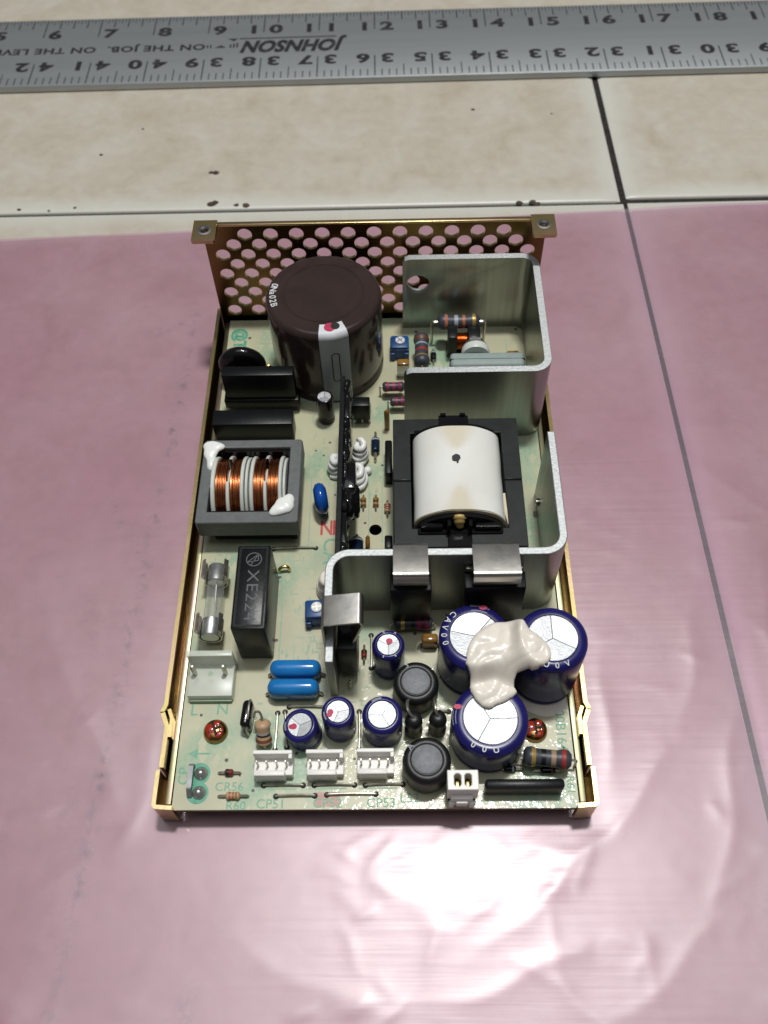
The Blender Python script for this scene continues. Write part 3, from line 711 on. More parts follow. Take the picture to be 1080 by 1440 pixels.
# ---------------------------------------------------------------- electrolytic capacitors
def elcap(x, y, R, h, sleeve='navy', lean=(0, 0), vent=90, marks=(), rim=None, red=None, stripe=None, name='electrolytic_capacitor', can_r=0.70):
    rr = min(1.5, R * 0.19)
    prof = [(0, 0.25), (R * .9, 0.25), (R * .985, 0.7), (R * .985, 1.5), (R * .955, 1.9), (R * .955, 2.3), (R, 2.8), (R, h - rr * 1.25)]
    for k in range(1, 6):
        a = k / 5 * R90; prof.append((R - rr * 1.3 * (1 - math.cos(a)), h - rr * 1.25 + rr * 1.25 * math.sin(a)))
    ri = R * can_r
    prof += [(ri + .12, h - .05), (ri, h - 0.32), (ri, h - .5), (ri * .97, h - .5 - R * .05), (0, h - .5 - R * .07)]
    o = part(name, lathe(prof, 56), sleeve, x, y, 0, (math.radians(lean[0]), math.radians(lean[1]), 0), smooth=50)
    # can top in three pressed panels
    gap = 0.11 if R > 6 else 0.06
    for k in range(3):
        a0 = math.radians(vent + 120 * k); a1 = a0 + math.radians(120); n = 20; b = bmesh.new()
        mid = (a0 + a1) / 2; off = Vector((math.cos(mid), math.sin(mid), 0)) * gap
        top = [b.verts.new(off + Vector((0, 0, h - .22 - R * .045)))]; 
        for i in range(n + 1):
            a = a0 + (a1 - a0) * i / n
            top.append(b.verts.new(off + Vector(((ri - .16) * math.cos(a), (ri - .16) * math.sin(a), h - .2 + (.0 if R < 6 else .10 * math.sin(a * 2 + vent))))))
        f = b.faces.new(top)
        r = bmesh.ops.extrude_face_region(b, geom=[f])
        for v in [q for q in r['geom'] if isinstance(q, bmesh.types.BMVert)]: v.co.z -= .3
        sub('vent_panel', b, 'can', o, smooth=30)
    if red:
        a, d, s = red
        g_ = bmesh.new()
        for q in range(3):
            bmesh.ops.create_circle(g_, cap_ends=True, segments=18, radius=s * random.uniform(.4, .7), matrix=Matrix.Translation((d * math.cos(math.radians(a)) + random.uniform(-.35, .35) * s, d * math.sin(math.radians(a)) + random.uniform(-.4, .4) * s, h - .16 + .01 * q)))
        sub('red_paint_mark', g_, 'red_ink', o, smooth=0)
    if stripe is not None:
        a = math.radians(stripe); w = 0.30
        sub('polarity_stripe', cylpatch(R, a - w, a + w, 3.0, h - rr * 1.2), 'stripe', o)
        b = lathe([(R - .28 + .06, h - rr * .62), (R - rr * .62, h - rr * .18), (ri + .45, h + .03)], 8, a0=a - w, a1=a + w)
        sub('polarity_stripe', b, 'stripe', o)
    if rim:
        b = bmesh.new()
        for ch, ang in rim:
            a = math.radians(ang); rad = (R + ri) / 2 + .1
            merge(b, text_bm(ch, min(1.5, R * .17), bold=.05), Matrix.Translation((rad * math.cos(a), rad * math.sin(a), h + .05)) @ Matrix.Rotation(a + R90, 4, 'Z'))
        sub('rim_lettering', b, 'white_print', o, smooth=0)
    return o
capA = elcap(25.4, 37.4, 9.0, 19.2, vent=48, stripe=78, rim=[('0', 196), ('0', 180), ('V', 164), ('A', 148), ('C', 132)], can_r=.70)
capB = elcap(44.0, 34.8, 8.7, 23.0, vent=90, rim=[('U', 252), ('0', 272), ('V', 292)], can_r=.70)
capC = elcap(28.4, 17.8, 9.4, 14.2, vent=0, stripe=172, rim=[('0', 236), ('0', 256), ('U', 276)], can_r=.70)
for o, a, R, h in ((capA, 72, 9.0, 19.2), (capC, 160, 9.4, 14.2)):
    b = bmesh.new(); bmesh.ops.create_circle(b, cap_ends=True, segments=16, radius=.8, matrix=Matrix.Translation((R * .88 * math.cos(math.radians(a)), R * .88 * math.sin(math.radians(a)), h + .09)) @ Matrix.Diagonal((1.3, .8, 1, 1)))
    sub('red_paint_mark', b, 'red_ink', o, smooth=0)
elcap(-17.6, 18.6, 4.4, 8.4, lean=(0, -6), vent=20, red=(200, 2.0, 1.3), stripe=185)
elcap(-8.8, 20.6, 4.1, 12.0, vent=10, red=(195, 1.9, 1.25), stripe=200)
elcap(2.1, 19.8, 5.0, 11.9, vent=60, stripe=110)
elcap(3.7, 37.5, 4.15, 14.0, vent=30, red=(80, .9, 1.1), rim=[('V', 60), ('0', 110), ('5', 250), ('6', 300)])
elcap(-15.8, 122.0, 2.7, 11.0, 'violet', vent=90, can_r=.8)
# big brown capacitor
R, h = 17.7, 30.6
prof = [(0, .25), (R * .95, .25), (R, 1.2), (R, 3), (R * .985, 3.6), (R * .985, 4.2), (R, 5), (R, h - 2.0)]
for k in range(1, 7): a = k / 6 * R90; prof.append((R - 2.0 * (1 - math.cos(a)), h - 2.0 + 2.0 * math.sin(a)))
prof += [(12.6, h + .02), (12.3, h - .22), (11.9, h - .25), (11.6, h - .02), (6, h - .06), (0, h - .08)]
big = part('smoothing_capacitor', lathe(prof, 96), 'brown', -15.5, 146.0, 0, smooth=24, label='large brown sleeved capacitor with a grey side stripe')
a = math.radians(-78); w = .255
strp = sub('polarity_stripe', cylpatch(R, a - w, a + w, .9, h - 1.9, 14), 'stripe', big)
pr = [(R - 2.0 * (1 - math.cos(k / 6 * R90)) + .06, h - 2.0 + 2.0 * math.sin(k / 6 * R90) + .04) for k in range(7)] + [(13.1, h + .06)]
sub('stripe_fold', lathe(pr, 12, a0=a - w, a1=a + w), 'white_print', big)
b = bmesh.new(); bmesh.ops.create_circle(b, cap_ends=True, segments=24, radius=1.7, matrix=Matrix.Translation((14.4 * math.cos(a - .04), 14.4 * math.sin(a - .04), h + .09)))
sub('red_paint_mark', b, 'red_ink', big, smooth=0)
b = bmesh.new(); bmesh.ops.create_circle(b, cap_ends=True, segments=24, radius=1.35, matrix=Matrix.Translation((14.3 * math.cos(a + .08), 14.3 * math.sin(a + .08), h + .12)))
sub('black_paint_mark', b, 'black_ink', big, smooth=0)
b = bmesh.new()
for z0, z1, a0, a1 in ((11.5, 21.5, -.075, -.055), (11.5, 21.5, .055, .075)):
    merge(b, cylpatch(R, a + a0, a + a1, z0, z1, 3, .09))
for zc in (11.4, 21.6):
    for k in range(10):
        t0, t1_ = math.pi * k / 10, math.pi * (k + 1) / 10; sg = 1 if zc > 15 else -1
        pts = []
        for t, rr_ in ((t0, .075), (t1_, .075), (t1_, .055), (t0, .055)):
            aa = a + rr_ * math.cos(t); zz = zc + sg * rr_ * R * math.sin(t); pts.append(b.verts.new(((R + .09) * math.cos(aa), (R + .09) * math.sin(aa), zz)))
        b.faces.new(pts)
sub('minus_mark', b, 'black_ink', big, smooth=0)
b = bmesh.new()
for k, ch in enumerate('0Na02B'):
    aa = math.radians(166 + 6.3 * k); rad = 15.4
    merge(b, text_bm(ch, 2.0, bold=.1), Matrix.Translation((rad * math.cos(aa), rad * math.sin(aa), h + .08)) @ Matrix.Rotation(aa - R90 + math.pi, 4, 'Z'))
sub('rim_lettering', b, 'white_print', big, smooth=0)

# ---------------------------------------------------------------- transformer
TX0, TX1, TY0, TY1, TZ = 5.3, 40.5, 61.2, 103.8, 22.0
xm = (TX0 + TX1) / 2
tr = part('transformer', box(TX0 + 1.5, TX1 - 1.5, TY0 + 2, TY1 - 2, 0.4, 9.5, .4), 'black', smooth=35, label='large transformer with white taped winding in a black core')
def frame(x0, x1, y0, y1, ix0, ix1, iy0, iy1, z0, z1, r=0.5):
    o_ = plate([(x0 + r, y0), (x1 - r, y0), (x1, y0 + r), (x1, y1 - r), (x1 - r, y1), (x0 + r, y1), (x0, y1 - r), (x0, y0 + r)], [[(ix0, iy0), (ix1, iy0), (ix1, iy1), (ix0, iy1)]], z1 - z0)
    return xf(o_, Matrix.Translation((0, 0, (z0 + z1) / 2)))
ym = 82.4
for y0, y1 in ((TY0, ym - .06), (ym + .06, TY1)):
    lo, hi_ = TX0 + 4.9, TX1 - 4.9
    if y0 == TY0: o_ = [(TX0, y0), (TX1, y0), (TX1, y1), (hi_, y1), (hi_, y0 + 5.8), (lo, y0 + 5.8), (lo, y1), (TX0, y1)]
    else: o_ = [(TX0, y0), (lo, y0), (lo, y1 - 5.2), (hi_, y1 - 5.2), (hi_, y0), (TX1, y0), (TX1, y1), (TX0, y1)]
    b = xf(plate(o_, [], TZ - 9.3), Matrix.Translation((0, 0, (TZ + 9.3) / 2)))
    bevel_mod(sub('core_half', b, 'core_dark', tr, smooth=30), .3)
HW, RISE, W0, W1 = 12.1, 8.2, 68.4, 95.6
def arch(y0, y1, hw, zb, rise, n=28, thick=None):
    b = bmesh.new(); rows = []
    pts = [(xm + hw * -math.cos(math.pi * i / n), zb + rise * math.sin(math.pi * i / n) ** .9) for i in range(n + 1)]
    pts = [(pts[0][0], 9.5)] + pts + [(pts[-1][0], 9.5)]
    ny = 28
    for j in range(ny + 1):
        y = y0 + (y1 - y0) * j / ny
        rows.append([b.verts.new((x + .12 * noise.noise((x * .2, y * .15, 1)), y + .35 * noise.noise((x * .15, j * .1, 4)) * (1 if j in (0, ny) else .3), z + .10 * noise.noise((x * .18, y * .18, 8)))) for x, z in pts])
    for p, q in zip(rows, rows[1:]):
        for i in range(len(pts) - 1): b.faces.new((p[i], p[i + 1], q[i + 1], q[i]))
    b.faces.new(rows[0]); b.faces.new(rows[-1][::-1])
    return b
wnd = sub('winding', arch(W0, W1, HW, 21.0, RISE), 'tape', tr, smooth=50)
sub('amber_edge', arch(W0 - .15, W0 + .7, HW - .15, 21.0, RISE - .35), 'tape_amber', tr, smooth=50)
at_ = wnd.data.attributes.new('stain', 'FLOAT', 'POINT')
for v, d in zip(wnd.data.vertices, at_.data):
    x, y = v.co.x / S - xm, v.co.y / S
    e1 = 1.15 - abs(x + .4) / (1.8 + max(0, y - 88) * .55) if y > 87 else 0
    e2 = 1.15 - abs(x) / (2.2 + max(0, 75 - y) * .35) if y < 76.5 else 0
    e1 *= min(1, max(0, (y - 87) / 2.5)); e2 *= min(1, max(0, (76.5 - y) / 2.5))
    d.value = max(0, min(1, max(e1, e2) * 1.4)) * .48
nt = M['tape'].node_tree; bs = nt.nodes['Principled BSDF']; src = bs.inputs['Base Color'].links[0].from_socket
an = nd(nt, 'ShaderNodeAttribute', attribute_name='stain'); mxs = nd(nt, 'ShaderNodeMix', data_type='RGBA'); mxs.inputs[7].default_value = (0.60, 0.49, 0.27, 1)
nt.links.new(an.outputs['Fac'], mxs.inputs[0]); nt.links.new(src, mxs.inputs[6]); nt.links.new(mxs.outputs[2], bs.inputs['Base Color'])
b = bmesh.new(); bmesh.ops.create_circle(b, cap_ends=True, segments=14, radius=1.15, matrix=Matrix.Translation((xm - .6, 84.6, 29.52)))
for v in b.verts: v.co.x += random.uniform(-.2, .2); v.co.y += random.uniform(-.2, .2)
sub('ink_dot', b, 'black_ink', tr, smooth=0)
b = bmesh.new()
for x, y, rr_ in ((xm - .3, 83.2, .3),): bmesh.ops.create_circle(b, cap_ends=True, segments=8, radius=rr_, matrix=Matrix.Translation((x, y, 29.52)))
sub('ink_dot', b, 'black_ink', tr, smooth=0)
# lifted tape end on the right side
sub('tape_end', bent_strip(roundpath([(xm + HW + .1, 78), (xm + HW + .3, 72), (xm + HW + 1.2, 67.4)], [0, 4, 0], 5), .8, 12, 21.9), 'tape_amber', tr)
# black bobbin flanges in front of and behind the winding
bf = bmesh.new()
N = 18
def half_flange(y0, y1, hw, zb, rise):
    b = bmesh.new(); pts = [(xm - hw, 9.6)] + [(xm - hw * math.cos(math.pi * i / N), zb + rise * math.sin(math.pi * i / N)) for i in range(N + 1)] + [(xm + hw, 9.6)]
    A = [b.verts.new((x, y0, z)) for x, z in pts]; B = [b.verts.new((x, y1, z)) for x, z in pts]
    b.faces.new(A); b.faces.new(B[::-1])
    for i in range(len(pts)): j = (i + 1) % len(pts); b.faces.new((A[i], B[i], B[j], A[j]))
    return b
sub('bobbin_flange', half_flange(66.9, 68.2, HW - .5, 20.4, 7.4), 'black_gloss', tr)
sub('bobbin_flange', half_flange(95.8, 97.2, HW + .2, 20.4, 7.9), 'black_gloss', tr)
b = bmesh.new()
box(xm - 11.2, xm + 11.2, 65.0, 66.8, 9.6, 22.9, .25, 1, b); box(xm - 10.4, xm - 4.6, 65.6, 67.0, 22.5, 25.0, .25, 1, b); box(xm + 3.8, xm + 10.6, 65.6, 67.0, 22.5, 25.0, .25, 1, b)
box(xm - 3.6, xm - 2.6, 64.9, 67.1, 22.4, 26.6, .2, 1, b); box(xm + 2.0, xm + 3.0, 64.9, 67.1, 22.4, 26.6, .2, 1, b)
box(xm - 3.4, xm + 3.0, 61.0, 65.2, 21.5, 22.5, .2, 1, b); box(xm - 3.6, xm + 3.2, 60.85, 61.5, 14, 22.4, .2, 1, b)
sub('bobbin_terminal_block', b, 'black_gloss', tr)
b = bmesh.new(); box(xm - 11.6, xm + 11.0, 97.0, 98.8, 9.6, 23.4, .3, 1, b); box(xm - 4.6, xm + 3.8, 98.6, 104.6, 21.6, 22.6, .2, 1, b)
for s in (-3.3, 2.2): box(xm + s - .8, xm + s + .8, 104.0, 104.9, 21.8, 23.4, .2, 1, b)
sub('bobbin_terminal_block', b, 'black_gloss', tr)
sub('resin', glob([(xm - .4, 67.2, 27.0, 1.9, .5, .9), (xm - .4, 66.6, 25.6, 1.3, .5, 1.3), (xm - .2, 66.3, 24.2, .9, .45, .9)], .22, 2, .1), 'amber_resin', tr, smooth=180)

# ---------------------------------------------------------------- line filter choke
ck = part('filter_choke', box(-46.6, -22.6, 77.4, 103, .3, 6.6, .4), 'black', label='line filter choke with four copper windings on a white bobbin')
b = frame(-50.3, -21.4, 75.4, 104.4, -47.3, -24.9, 79.2, 101.6, 5.6, 12.6, .6)
core = sub('ferrite_core', b, 'core', ck); bevel_mod(core, .3)
b = frame(-47.35, -24.85, 79.15, 101.65, -46.9, -25.3, 80.2, 100.8, 1.4, 11.4, .05); sub('bobbin_frame', b, 'black_gloss', ck)
CY, CZ = 90.4, 4.8
def wire_roll(x0, x1, R):
    p = [(3.0, x0)]; n = int((x1 - x0) / .42); w = (x1 - x0) / n
    for k in range(n):
        dr = .10 * math.sin(k * 2.1) + random.uniform(-.07, .07)
        for t in (0.0, .18, .5, .82): p.append((R + dr - (.22 if t == 0 else .06 if t != .5 else 0), x0 + w * (k + t)))
    p += [(R - .3, x1), (3.0, x1)]
    return lathe(p, 72, 'X', (0, CY, CZ))
def disc(x0, x1, R): return lathe([(2, x0), (R - .25, x0), (R, x0 + .25), (R, x1 - .25), (R - .25, x1), (2, x1)], 64, 'X', (0, CY, CZ))
for x0, x1 in ((-45.4, -42.3), (-41.2, -38.2), (-34.5, -31.5), (-30.5, -27.4)):
    sub('copper_winding', wire_roll(x0, x1, 10.3), 'copper', ck, smooth=60)
def partial(x0, x1, R, a0, a1):
    b = lathe([(6, x0), (R - .2, x0), (R, x0 + .2), (R, x1 - .2), (R - .2, x1), (6, x1)], 40, 'Z', a0=a0, a1=a1)
    return xf(b, Matrix.Translation((0, CY, CZ)) @ Matrix.Rotation(R90, 4, 'Y'))
for x0, x1, R in ((-46.6, -45.4, 11.0), (-38.2, -37.2, 11.0), (-36.9, -36.1, 10.7), (-35.5, -34.5, 11.0), (-27.4, -26.4, 11.0), (-26.2, -25.4, 10.4)):
    sub('bobbin_disc', disc(x0, x1, R), 'bobbin', ck)
for x0, x1 in ((-42.2, -41.25), (-31.55, -30.65)):
    # ribs break off over the crown: a front and a back piece
    sub('bobbin_rib', partial(x0, x1, 11.0, math.radians(195), math.radians(262)), 'bobbin', ck)
    sub('bobbin_rib', partial(x0, x1, 11.2, math.radians(108), math.radians(150)), 'bobbin', ck)
sub('bobbin_core', lathe([(0, -46), (7.4, -46), (7.4, -26), (0, -26)], 40, 'X', (0, CY, CZ)), 'bobbin', ck)
b = bmesh.new()
for k in range(5):
    a = math.radians(-60 + 26 * k + 60)
    for s in (1,):
        ang = math.radians(20 + k * 26); bmesh.ops.create_icosphere(b, subdivisions=2, radius=.75, matrix=Matrix.Translation((-46.5, CY - 9.2 * math.cos(ang), CZ + 9.2 * math.sin(ang) - .6)))
sub('bobbin_teeth', b, 'bobbin', ck)
sub('silicone_glob', glob([(-48.0, 102.0, 12.8, 2.6, 1.6, 1.0), (-48.4, 99.5, 12.8, 1.6, 2.4, 1.1), (-47.6, 96, 12.4, 1.2, 2.6, 1.3), (-46.4, 101.6, 13.1, 2.4, 1.2, .9), (-47.2, 99.6, 13.2, 1.1, 1.4, .8)], .3, 5, .2), 'silicone', ck, smooth=180)
sub('silicone_glob', glob([(-24.6, 80.6, 12.9, 1.8, 2.2, 1.3), (-26.6, 79.6, 12.9, 2.4, 1.6, 1.2), (-24.2, 82.6, 12.8, 1.4, 2.0, 1.2), (-28.2, 78.6, 12.8, 1.4, 1.1, .8), (-26.2, 81.6, 12.6, 1.7, 1.6, 1.4), (-25.2, 81, 13.8, .9, .8, .6)], .3, 5, .22), 'silicone', ck, smooth=180)

# ---------------------------------------------------------------- black block components, left
b = box(-47.0, -25.0, 125.6, 129.4, 2.4, 17.0, .35); 
br = part('bridge_rectifier', b, 'black_matte', label='flat black rectifier block standing on four legs')
sub('body_chamfer', box(-47.8, -24.2, 124.9, 129.9, 2.2, 6.0, .5), 'black_matte', br)
for k in range(4): sub('lead', box(-45.5 + k * 6.4, -44.3 + k * 6.4, 126.6, 127.4, 0, 2.4), 'tin', br)
part('black_film_capacitor', box(-50.0, -25.4, 113.4, 119.2, .2, 8.6, .4), 'black_matte', label='low black box capacitor behind the choke')
dsc = lathe([(0, -2.0), (6.2, -2.0), (7.4, -1.2), (7.7, 0), (7.4, 1.2), (6.2, 2.0), (0, 2.0)], 48, 'Y')
o = part('thermistor', dsc, 'black_gloss', -42.6, 137.6, 8.2, smooth=60)
sub('lead', tube([(5.5, 0, -2), (8.2, .2, -.5), (8.9, .4, -4), (8.6, .4, -8.2)], .5, 8), 'brass', o)
sub('lead', tube([(-3, 0, -6.5), (-3, 0, -8.2)], .5, 8), 'brass', o)
# X capacitor
xc = part('marked_box_capacitor', box(-36.2, -27.3, 40.0, 64.6, .3, 18.4, .55, 2), 'black', label='black box capacitor marked XE224 on its raised top')
sub('top_ledge', frame(-35.6, -27.9, 40.6, 64.0, -35.0, -28.5, 41.2, 63.4, 18.35, 18.55, .3), 'black', xc)
M['emboss'] = mat('embossed_letter', (0.10, 0.108, 0.118), 0.5)
sub('raised_lettering', text_bm('XE224', 3.0, thick=.12, xs=1.22, bold=-.02, spacing=1.08), 'emboss', xc, -31.6, 49.6, 18.42, (0, 0, -R90), smooth=0)
b = lathe([(1.85, 18.4), (1.85, 18.52), (2.1, 18.52), (2.1, 18.4)], 32)
lg = bmesh.new(); merge(lg, b)
for x0, y0, x1, y1 in ((-1.1, -1.6, .2, 1.9), (-1.1, -1.6, 1.2, .3), (1.2, .3, .2, 1.9), (.2, -2.0, .2, 1.9)):
    d = Vector((x1 - x0, y1 - y0)).normalized(); n_ = Vector((-d.y, d.x)) * .12
    lg.faces.new([lg.verts.new((x, y, 18.5)) for x, y in ((x0 - n_.x, y0 - n_.y), (x1 - n_.x, y1 - n_.y), (x1 + n_.x, y1 + n_.y), (x0 + n_.x, y0 + n_.y))])
sub('raised_emblem', lg, 'emboss', xc, -31.6, 60.2, 0, (0, 0, -.5), smooth=0)
# fuse
fz = 5.6
fu = part('fuse', lathe([(2.35, -7.2), (2.35, 7.2)], 32, 'Y'), 'glass', -43.9, 54.6, fz, smooth=60, label='glass tube fuse held in two spring clips')
sub('fuse_wire', tube([(0, -7, 0), (.2, 0, -.3), (0, 7, 0)], .16, 6), 'tin', fu)
for s in (-1, 1):
    sub('end_cap', lathe([(0, s * 10.8), (2.4, s * 10.8), (2.6, s * 10.5), (2.6, s * 5.8), (2.3, s * 5.6), (0, s * 5.6)], 32, 'Y'), 'solder', fu)
    P = [(2.6, 4.6), (3.3, 3.6), (2.55, 1.9)] + [(2.95 * math.sin(math.radians(aa)), 2.95 * math.cos(math.radians(aa))) for aa in range(65, 297, 14)] + [(-2.55, 1.9), (-3.3, 3.6), (-2.6, 4.6)]
    P = [(x * 1.03, z - .2) for x, z in P]
    b = bent_strip([(-x, z) for x, z in P][::-1], .4, s * 8.2 - 2.6, s * 8.2 + 2.6, 'XZ')
    sub('fuse_clip', b, 'tin', fu, smooth=50)
    sub('clip_foot', box(-1.2, 1.2, s * 8.2 - 1.2, s * 8.2 + 1.2, -fz, -2.9), 'tin', fu)
# mains inlet header
ih = part('mains_header', box(-48.8, -37.0, 28.2, 38.4, .1, 3.4, .35), 'connector_clear', label='milky nylon mains header with two tall pins')
sub('back_wall', box(-48.9, -36.9, 36.9, 38.6, .08, 9.0, .3), 'connector_clear', ih)
sub('front_strip', box(-48.4, -37.4, 27.6, 28.15, .05, 1.4, .1), 'green_pale', ih)
for x in (-47.2, -39.2): sub('pin', lathe([(0, 1.8), (.62, 1.8), (.62, 8.0), (.4, 8.6), (0, 8.7)], 16), 'tin', ih, x, 34.4, 0)
sub('keyhole', lathe([(0, 3.43), (.7, 3.43)], 16), 'green_pale', ih, -43.2, 34.4, 0)
# blue film capacitors
for y in (35.2, 29.9):
    o = part('blue_film_capacitor', box(-6.7, 6.7, -2.3, 2.3, .5, 6.6, 2.1, 5), 'blue', -21.0 + (0.2 if y > 33 else -.1), y, 0, smooth=60)
    for s in (-1, 1): sub('lead', tube([(s * 5.8, 0, 1.6), (s * 7.2, -.3, 1.0), (s * 7.2, -.3, 0)], .4, 8), 'tin', o)
# blue disc capacitor standing by the choke
o = part('blue_disc_capacitor', lathe([(0, -2.0), (3.0, -1.9), (4.4, -1.1), (4.8, 0), (4.4, 1.1), (3.0, 1.9), (0, 2.0)], 40, 'X'), 'blue_deep', -16.0, 87.8, 5.6, (0, 0, .18), smooth=70)
for s in (-1, 1): sub('lead', tube([(0, s * 2.4, -3.8), (0, s * 2.4, -5.6)], .35, 8, False), 'tin', o)

# ---------------------------------------------------------------- driver board standing upright
db = part('driver_board', box(-9.8, -8.4, 57.8, 118.0, .6, 25.0, .15, 1), 'black', label='upright black driver board coated in glossy resin')
rg = random.Random(5)
balls = []
for k in range(26):
    y = 60 + k * 2.2; balls.append((-8.0 + rg.uniform(-.2, .3), y, rg.uniform(20, 24), rg.uniform(.5, 1.3), rg.uniform(1.0, 2.0), rg.uniform(1.2, 2.4)))
sub('resin_coating', glob(balls, .35, 3, .35, .9), 'black_gloss', db, smooth=180)
sub('resin_chip', box(-8.5, -5.0, 79.5, 88.2, 8, 23.2, .4), 'black_gloss', db)
sub('resin_coating', glob([(-5.6, 75.6 + k * 1.3, 19.5 - abs(k - 4) * .6, 1.4, 1.6, 2.8) for k in range(0, 5)] + [(-7.2, 74 + k * 2, 20, 1.6, 2, 3) for k in range(4)], .35, 3, .4, .8), 'black_gloss', db, smooth=180)
sub('resin_chip', box(-8.5, -6.9, 103, 116, 10, 24.2, .3), 'black_gloss', db)
sub('resin_chip', box(-8.5, -7.0, 60, 72, 8, 23.8, .3), 'black_gloss', db)
def swirl(cx, cy, r, h, turns, sr, tilt, seed):
    g_ = random.Random(seed); pts = []
    n = int(turns * 12)
    for k in range(n + 1):
        t = k / n; a = t * turns * math.tau + seed; q = r * (1 - .55 * t) * (1 + .12 * g_.uniform(-1, 1))
        pts.append((cx + q * math.cos(a) + tilt[0] * t * h, cy + q * 1.35 * math.sin(a) + tilt[1] * t * h, sr * .8 + t * h))
    b = tube(pts, sr, 12)
    bmesh.ops.create_icosphere(b, subdivisions=3, radius=1.0, matrix=Matrix.Translation((cx, cy, h * .4)) @ Matrix.Diagonal((r * .9, r * 1.2, h * .55, 1)))
    return b
sub('silicone_glob', swirl(-5.0, 105.4, 2.0, 7.0, 4.2, .95, (.05, .12), 1), 'silicone', db, smooth=180)
sub('silicone_glob', swirl(-5.2, 97.0, 2.2, 5.6, 3.4, 1.0, (-.08, .2), 2), 'silicone', db, smooth=180)
sub('silicone_glob', swirl(-12.4, 101.4, 2.0, 5.6, 3.4, 1.0, (.1, .1), 4), 'silicone', db, smooth=180)
sub('silicone_glob', glob([(-2.6, 100.8, 1.2, 1.0, 1.0, 1.2)], .25, 1, .1), 'silicone', db, smooth=180)
part('silicone_glob', swirl(-13.2, 61.0, 2.5, 7.4, 4.6, 1.05, (.05, -.1), 3), 'silicone_cream', smooth=180)

# ---------------------------------------------------------------- axial parts
def axial(name, x, y, z, L, r, rz, body, bands=(), span=None, dog=.12, lead='tin', stand=False, rot=None, lr=.32):
    rb = r * (1 + dog)
    p = [(0, -L / 2), (rb * .6, -L / 2), (rb * .93, -L / 2 + .35 * r), (rb, -L / 2 + .16 * L), (r, -L / 2 + .30 * L), (r, L / 2 - .30 * L), (rb, L / 2 - .16 * L), (rb * .93, L / 2 - .35 * r), (rb * .6, L / 2), (0, L / 2)]
    o = part(name, lathe(p, 28, 'X'), body, x, y, z, rot or (0, 0, rz), smooth=60)
    def rad(t):
        for (ra, ta), (rb_, tb2) in zip(p, p[1:]):
            if ta <= t <= tb2 and tb2 > ta: return ra + (rb_ - ra) * (t - ta) / (tb2 - ta)
        return r
    for t, w, m in bands:
        t0, t1_ = (t - w / 2) * L, (t + w / 2) * L
        n = 4; q = [(rad(t0) - .1, t0)] + [(rad(t0 + (t1_ - t0) * k / n) + .035, t0 + (t1_ - t0) * k / n) for k in range(n + 1)] + [(rad(t1_) - .1, t1_)]
        sub('colour_band', lathe(q, 28, 'X'), m, o, smooth=40)
    sp = span if span else L * .5 + 1.8
    for s in (-1, 1):
        if not stand: sub('lead', tube([(s * L * .49, 0, 0), (s * (sp - .5), 0, 0), (s * sp, 0, -.5), (s * sp, 0, -z)], lr, 8), lead, o)
    return o
axial('power_resistor', 42.6, 10.9, 4.6, 11.6, 2.1, -.10, 'res_grey', [(-.30, .09, 'b_gold'), (-.09, .10, 'b_black'), (.12, .10, 'b_tan'), (.33, .09, 'b_red')], 7.2, .2)
axial('power_resistor', 26.8, 153.8, 9.6, 13.6, 2.15, 0, 'res_grey', [(-.30, .07, 'b_orange'), (-.06, .09, 'b_grey'), (.12, .07, 'b_orange'), (.36, .08, 'b_gold')], 8.6, .2, lr=.5)
axial('power_resistor', 14.6, 143.6, 7.4, 13.0, 2.15, R90, 'res_grey', [(.30, .10, 'b_brown'), (.13, .05, 'b_grey'), (-.06, .07, 'b_red'), (-.27, .05, 'b_gold')], 7.6, .2, lr=.4)
axial('power_resistor', 10.2, 48.6, 3.0, 10.6, 1.6, 0, 'res_dark', [(-.26, .10, 'b_gold'), (0, .10, 'b_black'), (.16, .12, 'b_mag'), (.34, .09, 'b_mag')], 6.0, .15)
axial('resistor', 5.4, 131.2, 4.2, 7.0, 1.45, 0, 'res_dark', [(-.25, .12, 'b_mag'), (.02, .13, 'b_mag'), (.28, .1, 'b_mag')], 4.3, .15)
axial('resistor', 7.0, 125.4, 3.8, 5.4, 1.35, 0, 'res_dark', [(-.12, .14, 'b_mag'), (.2, .12, 'b_mag')], 3.4, .15)
axial('resistor', -34.9, 3.2, .9, 3.4, .85, 0, 'res_tan', [(-.22, .14, 'b_orange'), (.02, .14, 'b_orange'), (.26, .12, 'b_gold')], 3.7, .2)
axial('diode', -36.4, 9.0, .85, 2.2, .85, 0, 'glass_red', [(-.2, .4, 'b_black')], 2.7, .05)
for x, y, bd in ((-3.8, 89.6, 'amber'), (-0.1, 89.6, 'amber')): axial('diode', x, y, .8, 3.0, .75, R90, bd, [(0, .14, 'b_black'), (-.3, .12, 'b_tan')], 2.7, .2, lr=.3)
axial('resistor', 3.3, 87.4, .9, 3.2, .8, R90, 'res_tan', [(-.25, .12, 'b_red'), (0, .14, 'b_brown'), (.25, .12, 'b_red')], 2.8, .2)
axial('diode', -0.3, 110.0, 1.6, 5.6, 1.35, R90, 'diode_blue', [(.3, .1, 'b_grey')], 5.2, .0, lr=.4)
axial('diode', -5.4, 72.4, 3.0, 7.0, 1.9, R90, 'diode_blue', [(.32, .08, 'b_grey')], 4.6, 0, lr=.45)
axial('diode', 18.6, 147.0, 1.2, 3.6, .95, R90, 'black', [(.25, .14, 'b_grey')], 3.0, 0)
axial('diode', 33.6, 9.4, 1.0, 3.0, .8, 0, 'black', [(.25, .14, 'b_grey')], 3.2, 0)
axial('diode', 43.0, 9.0, 1.0, 3.8, 1.0, 0, 'black_gloss', [(.25, .14, 'b_brown')], 3.6, 0)
